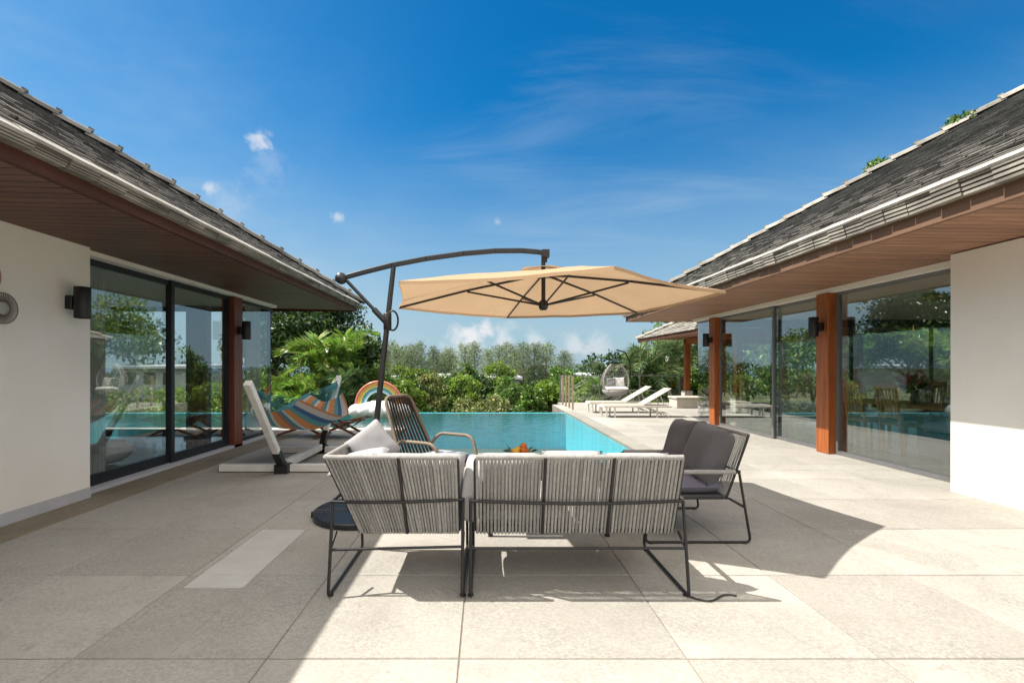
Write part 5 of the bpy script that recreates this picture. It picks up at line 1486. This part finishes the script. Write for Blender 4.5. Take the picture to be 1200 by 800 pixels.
for k, (x, y) in enumerate(((14.6, 15.0), (16.2, 15.4), (14.3, 18.2))):
    make_palm('areca_palm', ['broad palm outside the dining room end window', 'broad palm at the far right of the dining room view', 'small palm outside the dining room near the pavilion'][k], (x, y, -.2), 5, L_PALM, nfr=8, length=1.5, leafl=.45, group='palms outside the dining room', h=(.6, 1.5))
# left hedge beyond the pool arm, seen through the left house
hd = [(-9.0, 17.6, .85, 1.1, L_BRIGHT), (-10.8, 17.8, .72, 1.1, L_BRIGHT), (-12.4, 17.6, .62, 1.2, L_BRIGHT), (-14.2, 17.8, .70, 1.2, L_BRIGHT), (-16.0, 17.7, .80, 1.2, L_MID), (-7.6, 18.0, 1.1, 1.1, L_MID), (-18.0, 17.5, 1.0, 1.3, L_BRIGHT)]
for k, (x, y, zt, rx, lm) in enumerate(hd):
    kind = {L_MID.name: 'mid green', L_BRIGHT.name: 'bright green'}[lm.name]
    make_bush('%s hedge shrub beyond the pool arm, %s the hammock' % (kind, ['second nearest', 'third nearest', 'fourth nearest', 'third farthest from', 'second farthest from', 'nearest', 'farthest from'][k]), x, y, zt, rx, lm, clumps=36, per=110, leaf=.14, group='hedge shrubs beyond the left pool arm')
make_tree('broadleaf_tree', 'dark tree with overhanging branches seen through the left sliding door', 'tree', (-15.2, 19.0, -1.2), 3.5, (0.4, 0, 3.75), (2.4, 2.0, 1.5), L_DARK, clumps=50, per=110, leaf=.2, r0=.15, cr=.30)

# weeds on the right hip
for k, (t, lb) in enumerate(((5.05, 'small green weed tuft growing on the right roof ridge, higher one'), (4.15, 'small green weed tuft growing on the right roof ridge, lower one'))):
    tag(np_build('weed_tuft', crown_cloud((0, 0, .05), (.22, .2, .12), 10, 26, .09), L_MID), lb, 'weed', 'weeds on the roof ridge').location = (4.04 + t + .1, 14.5 - t, 3.05 + t * .59 + .12)

# ================================================================== DISTANT BUILDINGS
def far_building(label, px0, px1, Y, ztop, zb, depth=14, windows=True):
    x0, x1 = at(px0, Y), at(px1, Y)
    t = thing('distant_building', label, 'building', ((x0 + x1) / 2, Y, zb), 0, 'white roofed buildings beyond the trees')
    MB().box(x0 + .3, x1 - .3, Y, Y + depth, zb, ztop - .25).build('wall', M_FARWALL, t, True)
    r = MB(); r.hexa([(x0, Y - .5, ztop - .25), (x1, Y - .5, ztop - .25), (x1, Y + depth, ztop - .05), (x0, Y + depth, ztop - .05), (x0, Y - .5, ztop), (x1, Y - .5, ztop), (x1, Y + depth, ztop + .22), (x0, Y + depth, ztop + .22)]); r.build('roof', M_FARROOF, t, True)
    n = int((x1 - x0) / 1.8)
    for k in range(n):
        a = x0 + .8 + k * 1.8
        if a + 1.1 < x1 - .4: MB().box(a, a + 1.1, Y - .04, Y - .002, ztop - 1.75, ztop - .6).build('window', M_ALU_D, t, True)


far_building('long white roofed building left of centre beyond the trees', 458, 522, 52, .48, -6, 16)
far_building('long white roofed building right of centre beyond the trees', 532, 612, 54, .36, -6, 16)
far_building('white roofed building left of the hanging chair beyond the bushes', 694, 742, 50, .50, -6, 16)
far_building('white roofed two storey house seen through the left sliding doors', 136, 224, 46, 1.55, -5, 9)
